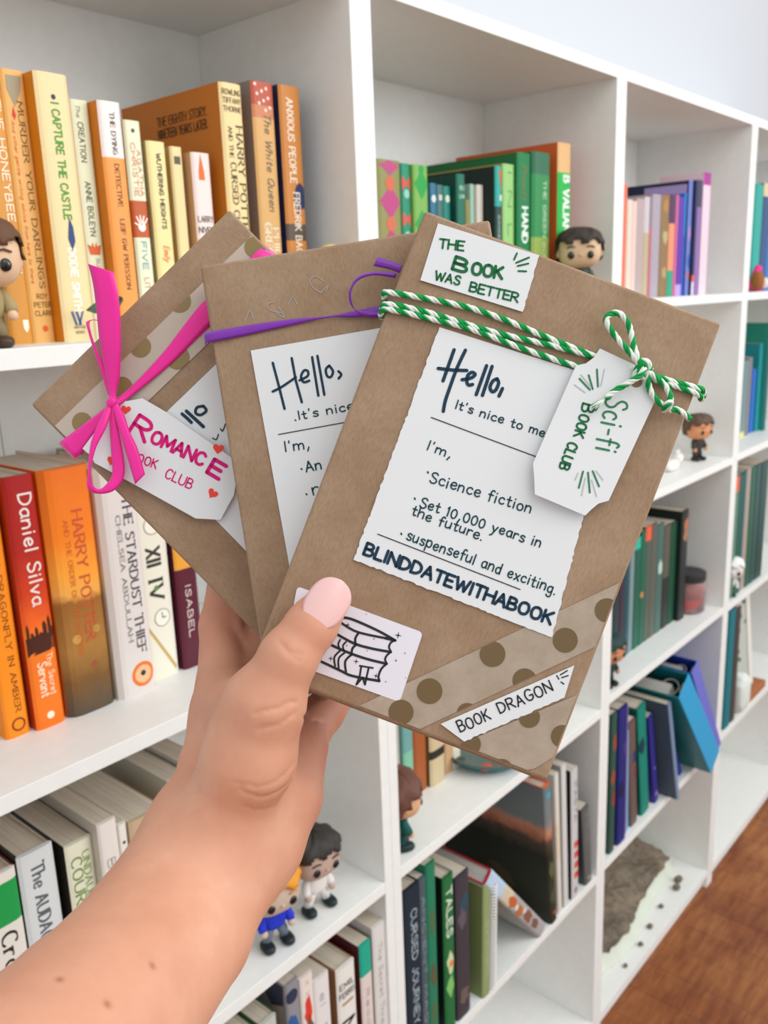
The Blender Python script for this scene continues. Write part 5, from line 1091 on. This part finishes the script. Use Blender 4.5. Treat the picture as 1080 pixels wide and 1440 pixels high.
    for key, i, rad, amt in (('hypo', 0, .017, .75), ('hypo', 1, .016, .6), ('pinky', 1, .015, .6), ('thumb', 1, .011, .4), ('index', 1, .02, .35), ('web', 0, .014, .15)):
        c = np.array(ARM[key][i][:3]); flush = np.maximum(flush, amt*np.exp(-(((V-c)**2).sum(1))/rad**2))
    for p in MOLES:
        s = snap(p)
        if s is not None: mole = np.maximum(mole, np.exp(-(((V-s)**2).sum(1))/.0013**2))
    V = V+vn*disp[:, None]
    me = bpy.data.meshes.new('person'); me.from_pydata(V.tolist(), [], F.tolist())
    me.polygons.foreach_set('use_smooth', [True]*len(me.polygons))
    for nm, arr in (('flush', flush), ('mole', mole)):
        at = me.attributes.new(nm, 'FLOAT', 'POINT'); at.data.foreach_set('value', arr.astype(np.float32))
    me.materials.append(skin_material())
    o = bpy.data.objects.new('person', me); COL.objects.link(o)
    tag(o, 'bare left forearm and hand with pale pink nails holding three wrapped parcels', 'person')
    # thumb nail: a curved plate on the thumb tip
    a, b = Vector(NAIL[0]), Vector(NAIL[1]); ax_ = (b-a).normalized(); vw = (Vector(CAM)-(a+b)/2).normalized()
    up = (vw-ax_*vw.dot(ax_)).normalized(); sd = ax_.cross(up).normalized()
    L = (b-a).length; hw = .0088; vs = []; nu, nv = 30, 14
    for i in range(nu+1):
        t = .5-.5*math.cos(math.pi*i/nu)
        wv = hw*max(1-abs(2*t-1)**2.5, 1e-4)**.5
        for j in range(nv+1):
            s_ = (j/nv*2-1)*wv
            lift = .0105*(math.cos(s_/.0105)-1) - .0016*(t-.35)**2*2 - .0006*(1 if t < .03 else 0)
            vs.append(a+ax_*(L*t) + sd*s_ + up*lift)
    mb = MB(); mb.add(vs, [(i*(nv+1)+j, i*(nv+1)+j+1, (i+1)*(nv+1)+j+1, (i+1)*(nv+1)+j) for i in range(nu) for j in range(nv)], mat('#EEC0BC', .22, .5, 'pale_pink_polish'))
    n_ = mb.build('fingernail', o, smooth=True, solid=.0009); n_['label'] = 'pale pink almond thumbnail'

# ------------------------------------------------------------------ small things on the shelves
def lathe(mb, prof, m, n=40, c=(0, 0, 0), sc=(1, 1)):
    vs = [(c[0]+r*math.cos(2*math.pi*k/n)*sc[0], c[1]+r*math.sin(2*math.pi*k/n)*sc[1], c[2]+z) for r, z in prof for k in range(n)]
    fs = [(i*n+k, i*n+(k+1) % n, (i+1)*n+(k+1) % n, (i+1)*n+k) for i in range(len(prof)-1) for k in range(n)]
    mb.add(vs, fs, m)
def small_things():
    figurine((.331, .026, 1.4455), -14, 1.0, '#E2BE9C', '#6A4A36', '#A89668', '#8A7A58', '#4A3A2C', 'toy figure with brown hair and gold patterned clothes at the left picture edge')
    figurine((.574, .030, .7295), -14, 1.1, '#CDB7A6', '#E0962E', '#2438C8', '#6A7280', '#22282E', 'toy figure with orange hair and blue jacket beside the forearm', sleeve='#2438C8', stance=1.4)
    figurine((.650, .036, .7295), -8, 1.1, '#BFA696', '#37332F', '#E6E2DE', '#DAD6D2', '#1C2A2C', 'toy figure with dark hair, white shirt and black boots', sleeve='#E6E2DE', stance=1.7)
    figurine((1.254, .012, 1.4541), -57, 1.12, '#D8B896', '#3C352E', '#4A5A50', '#3A3A3A', '#222222', 'toy figure with dark hair peeping over the front parcel')
    figurine((.806, .030, .7331), 62, 1.18, '#E0B08A', '#6A463A', '#125A54', '#0E4A46', '#18302E', 'toy figure with brown hair and teal robe half behind the bookcase upright', sleeve='#125A54')
    figurine((1.872, .052, 1.1005), -18, 1.04, '#D8946A', '#5E4A3C', '#38342F', '#3A3733', '#2A2725', 'toy figure in a dark suit with brown hair, right of the front parcel')
    figurine((1.412, .022, .7477), -8, 1.05, '#C98A64', '#1E3A38', '#173C38', '#1A3A38', '#1C2624', 'small dark green cloaked toy figure below the front parcel')
    figurine((2.036, .022, .7454), -50, 1.0, '#E6E4E0', '#EDEBE8', '#DAD8D4', '#2A3A34', '#1E3A30', 'white-headed toy figure on the far third shelf')
    # candle jar
    root = empty('candle_jar', 'red candle in a glass jar with a black lid', 'candle', loc=(1.885, .062, .7477))
    gm, nt, b = node_mat('tinted_glass'); b.inputs['Base Color'].default_value = lin('#F6E4E2'); b.inputs['Roughness'].default_value = .08; b.inputs['Transmission Weight'].default_value = .9; b.inputs['IOR'].default_value = 1.3
    mb = MB(); lathe(mb, [(0, .0005), (.034, .0005), (.038, .004), (.0385, .06), (.036, .070), (.034, .074), (.032, .074), (.034, .068), (.0362, .06), (.0362, .006), (0, .005)], gm); mb.build('glass_jar', root, smooth=True)
    mb = MB(); lathe(mb, [(0, .0065), (.0352, .0065), (.0352, .030), (.033, .0315), (0, .031)], mat('#F0203A', .5, .4, 'red_wax')); mb.build('wax', root, smooth=True)
    mb = MB(); lathe(mb, [(0.0001, .031), (.0335, .0325), (.0335, .064), (.0001, .064)], mat('#B4706E', .6, .3, 'paper_wrap_label')); mb.build('label_wrap', root, smooth=True)
    mb = MB(); lathe(mb, [(0, .094), (.035, .094), (.0378, .092), (.0382, .076), (.036, .0745), (0, .0745)], mat('#2C2E2E', .4, .4, 'black_lid')); mb.build('lid', root, smooth=False, bevel=.0005)
    # round dish
    root = empty('round_dish', 'shallow round dish with a teal outside, under the front parcel tip', 'dish', loc=(1.085, .072, .7331))
    mb = MB(); lathe(mb, [(0, .0), (.045, .0), (.060, .004), (.078, .020), (.0785, .023)], mat('#1F6A70', .35, .5)); lathe(mb, [(.0785, .023), (.077, .0245), (.075, .023)], mat('#7A6450', .4, .4)); lathe(mb, [(.075, .023), (.058, .007), (.044, .004), (0, .004)], mat('#5A6A66', .3, .5)); mb.build('bowl', root, smooth=True)
    mb = MB(); rr = random.Random(3)
    for k, hx in enumerate(['#D2562E', '#E3DED4', '#2A3A3A', '#C9C4BA', '#D2562E', '#2E5A60', '#E3DED4', '#3A4A48']):
        a = k*.785-2.6; r0 = .062
        mb.superell((r0*math.cos(a), r0*math.sin(a), .0135), (.012, .009, .004), mat(hx, .4), 1, 14, 8)
    mb.build('painted_pattern', root, smooth=True)
    # rough slab
    mb = MB(); st = stone_material(); pl = mat('#D5DACB', .9, .1, 'pale_plaster')
    low = [(1.40, .052), (1.44, .050), (1.48, .045), (1.53, .030), (1.58, .030), (1.62, .034), (1.68, .046), (1.74, .055), (1.80, .062), (1.85, .060), (1.895, .066), (1.905, .10), (1.90, .15), (1.89, .225), (1.75, .232), (1.60, .236), (1.42, .232), (1.395, .14)]
    rr = random.Random(8); cx, cy = 1.63, .14; N = len(low)
    q = []
    for i in range(N):
        a, b_ = low[i], low[(i+1) % N]
        for s in range(4): q.append((a[0]+(b_[0]-a[0])*s/4+rr.uniform(-.003, .003), a[1]+(b_[1]-a[1])*s/4+rr.uniform(-.003, .003)))
    n = len(q); ped = []
    for x, y in q:
        fr = max(0, min(1, (.13-y)/.08)); ped.append((x+(cx-x)*.02, y+fr*.013, .030+.030*max(0, min(1, (y-.05)/.15))+rr.uniform(-.004, .004)))
    vs = [(x, y, 0) for x, y in q]+[(x+(cx-x)*.012, y+max(0, min(1, (.13-y)/.08))*.012+rr.uniform(-.002, .002), .016+rr.uniform(-.003, .003)) for x, y in q]+ped
    mb.add(vs, [(l*n+i, l*n+(i+1) % n, (l+1)*n+(i+1) % n, (l+1)*n+i) for l in (0, 1) for i in range(n)], pl)
    vs = list(ped); fs = []; rings = 9
    for l in range(1, rings+1):
        f_ = 1-l/rings
        for x, y, z in ped:
            nx, ny = cx+(x-cx)*f_, cy+(y-cy)*f_
            nz = .031+.034*max(0, min(1, (ny-.05)/.15))+.010*math.sin(nx*38+ny*11)*math.sin(ny*52+nx*9)+rr.uniform(-.0025, .0025)
            vs.append((nx, ny, nz))
    for l in range(rings):
        for i in range(n): fs.append((l*n+i, l*n+(i+1) % n, (l+1)*n+(i+1) % n, (l+1)*n+i))
    mb.add(vs, fs, st)
    o = mb.build('stone_slab', smooth=True); o.location = (0, 0, .0505); tag(o, 'rough grey-brown slab with a pale plaster edge in the bottom cell', 'stone slab')
    for k, (x, y, r) in enumerate([(1.52, .016, .006), (1.60, .018, .007), (1.665, .026, .008), (1.745, .034, .007), (1.83, .032, .011), (1.86, .040, .012)]):
        mb = MB(); r2 = random.Random(k)
        mb.superell((0, 0, r*.55), (r, r*.8, r*.6), st, .9, 12, 8, None, lambda d, r2=r2: r2.uniform(.82, 1.1))
        o = mb.build('stone_crumb', merge=1e-5); o.location = (x, y, .0503)
        tag(o, 'grey crumb broken off the slab, %s' % ['nearest the left upright', 'second from the left upright', 'third from the left upright', 'fourth from the left upright', 'big one just before the right end', 'biggest one at the right end'][k], 'stone crumb', 'crumbs in front of the slab')
    # white lying animal ornament
    root = empty('animal_ornament', 'small white animal ornament at the feet of the suited toy figure', 'ornament', loc=(1.735, .052, 1.1005)); wm = mat('#EFE9E4', .4, .4)
    mb = MB(); mb.superell((0, 0, .012), (.026, .012, .012), wm, .85); mb.build('body', root, smooth=True)
    mb = MB(); mb.superell((.024, -.004, .024), (.011, .010, .010), wm, .9); mb.tube([(.020, -.002, .032), (.018, -.002, .042)], [.004, .001], wm, 8); mb.tube([(.029, -.002, .032), (.031, -.002, .042)], [.004, .001], wm, 8); mb.build('head', root, smooth=True)
    mb = MB(); mb.tube([(-.024, 0, .012), (-.034, -.004, .016), (-.038, -.008, .024)], [.004, .003, .002], wm, 8); mb.build('tail', root, smooth=True)
    # plush
    root = empty('plush_toy', 'small pink and brown plush toy on the far top shelf', 'toy', loc=(2.118, .032, 1.4541)); pk = mat('#E8468E', .9, .1); br = mat('#9A6238', .9, .1); wh = mat('#EFE4E0', .9, .1)
    mb = MB(); mb.superell((0, 0, .016), (.030, .020, .016), pk, .9); mb.build('body', root, smooth=True)
    mb = MB(); mb.superell((-.020, -.010, .024), (.016, .014, .020), br, .9); mb.build('head', root, smooth=True)
    mb = MB(); mb.superell((-.004, -.022, .018), (.008, .008, .012), wh, .9); mb.build('muzzle', root, smooth=True)
    mb = MB(); mb.tube([(-.012, 0, .038), (.004, -.002, .050), (.020, 0, .040)], [.006, .009, .006], pk, 10); mb.build('ear', root, smooth=True)
    # yellow ornament and leaf on the first shelf
    root = empty('bird_ornament', 'pale yellow rounded ornament tip showing above the middle parcel', 'ornament', loc=(.714, .02, 1.4555)); ym = mat('#E2C878', .45)
    mb = MB(); mb.superell((0, 0, .023), (.014, .013, .033), ym, .9); mb.build('body', root, smooth=True)
    mb = MB(); mb.superell((-.004, -.004, .062), (.014, .012, .013), ym, .9); mb.tube([(-.016, -.012, .062), (-.024, -.018, .060)], [.004, .001], mat('#C98A3A', .4), 8); mb.build('head', root, smooth=True)
    root = empty('leafy_sprig', 'dark green leafy sprig lying before the thick cream paperback', 'plant', loc=(.452, .030, 1.4455)); lf = mat('#4A5E44', .5, .3)
    mb = MB(); mb.tube([(0, .01, 0), (-.004, .004, .012), (-.006, 0, .022)], .0009, mat('#5A6A3E', .6), 6); mb.build('stem', root, smooth=True)
    for k, (x0, z0, x1, z1, wd) in enumerate([(-.004, .020, -.034, .026, .0055), (-.005, .016, .010, .004, .005), (-.006, .022, .002, .034, .004)]):
        mb = MB(); vs = []; fs = []
        for i in range(9):
            t = i/8; wv = wd*math.sin(math.pi*min(t*.96+.02, 1))**.8; x = x0+(x1-x0)*t; z = z0+(z1-z0)*t+.004*math.sin(math.pi*t)
            vs += [(x, -.002-.002*t, z+wv), (x, .001-.002*t, z), (x, -.002-.002*t, z-wv)]
            if i: fs += [(3*i-3, 3*i, 3*i+1, 3*i-2), (3*i-2, 3*i+1, 3*i+2, 3*i-1)]
        mb.add(vs, fs, lf); mb.build('leaf', root, smooth=True, solid=.0004)
    # framed print and wooden block in the far low cell
    root = empty('picture_frame', 'white framed print of dark green leaves in the far low cell', 'picture', loc=(2.135, .045, .4065)); root.rotation_euler = (R(-6), 0, R(-8))
    fm = mat('#E4E1DA', .5)
    mb = MB()
    for a, b_ in [((0, 0, 0), (.15, .014, .018)), ((0, 0, .272), (.15, .014, .29)), ((0, 0, .018), (.018, .014, .272)), ((.132, 0, .018), (.15, .014, .272))]: mb.box(a, b_, fm)
    mb.build('frame', root, bevel=.001)
    mb = MB(); mb.box((.018, .004, .018), (.132, .012, .272), mat('#B9C0B8', .6)); pr = mb.build('print', root)
    mb = MB(); rr = random.Random(2)
    for k in range(16):
        x, z = rr.uniform(.03, .12), rr.uniform(.05, .26); a = rr.uniform(0, 3.14); l = .02
        mb.add([(x, .0037, z), (x+l*math.cos(a)*.5-l*.3*math.sin(a), .0037, z+l*math.sin(a)*.5+l*.3*math.cos(a)), (x+l*math.cos(a), .0037, z+l*math.sin(a)), (x+l*math.cos(a)*.5+l*.3*math.sin(a), .0037, z+l*math.sin(a)*.5-l*.3*math.cos(a))], [(0, 1, 2, 3)], mat(('#2F5A4C', '#274A44', '#5A7A6A')[k % 3], .6))
    mb.build('leaf_drawing', pr)
    mb = MB(); mb.superell((0, 0, .05), (.034, .026, .05), mat('#DDE4DC', .5), .6, 24, 14, None, lambda d: 1+.06*math.sin(d[0]*9+d[2]*7)); o = mb.build('white_vase', smooth=True); o.location = (2.14, .006+.012, .4065+.001); tag(o, 'white lumpy vase before the framed leaf print', 'vase')
    mb = MB(); mb.box((0, 0, 0), (.12, .05, .02), mat('#A8683E', .6)); o = mb.build('wooden_block', bevel=.003); o.location = (2.20, .004, .4065); tag(o, 'flat orange-brown wooden block on the far low shelf', 'block')
setting(); bookcases(); shelf_books()
binder((1.812, -.040, .3972), .060, .338, 38, 0, '#18A2D6', '#12787E', 'cyan ring binder leaning out over the shelf edge')
binder((1.896, -.020, .3972), .036, .325, 33, 0, '#6A74D0', '#1A3FA4', 'blue ring binder with a violet spine behind the cyan one')
parcel_romance(); parcel_middle(); parcel_scifi()
hand_and_arm(); small_things()
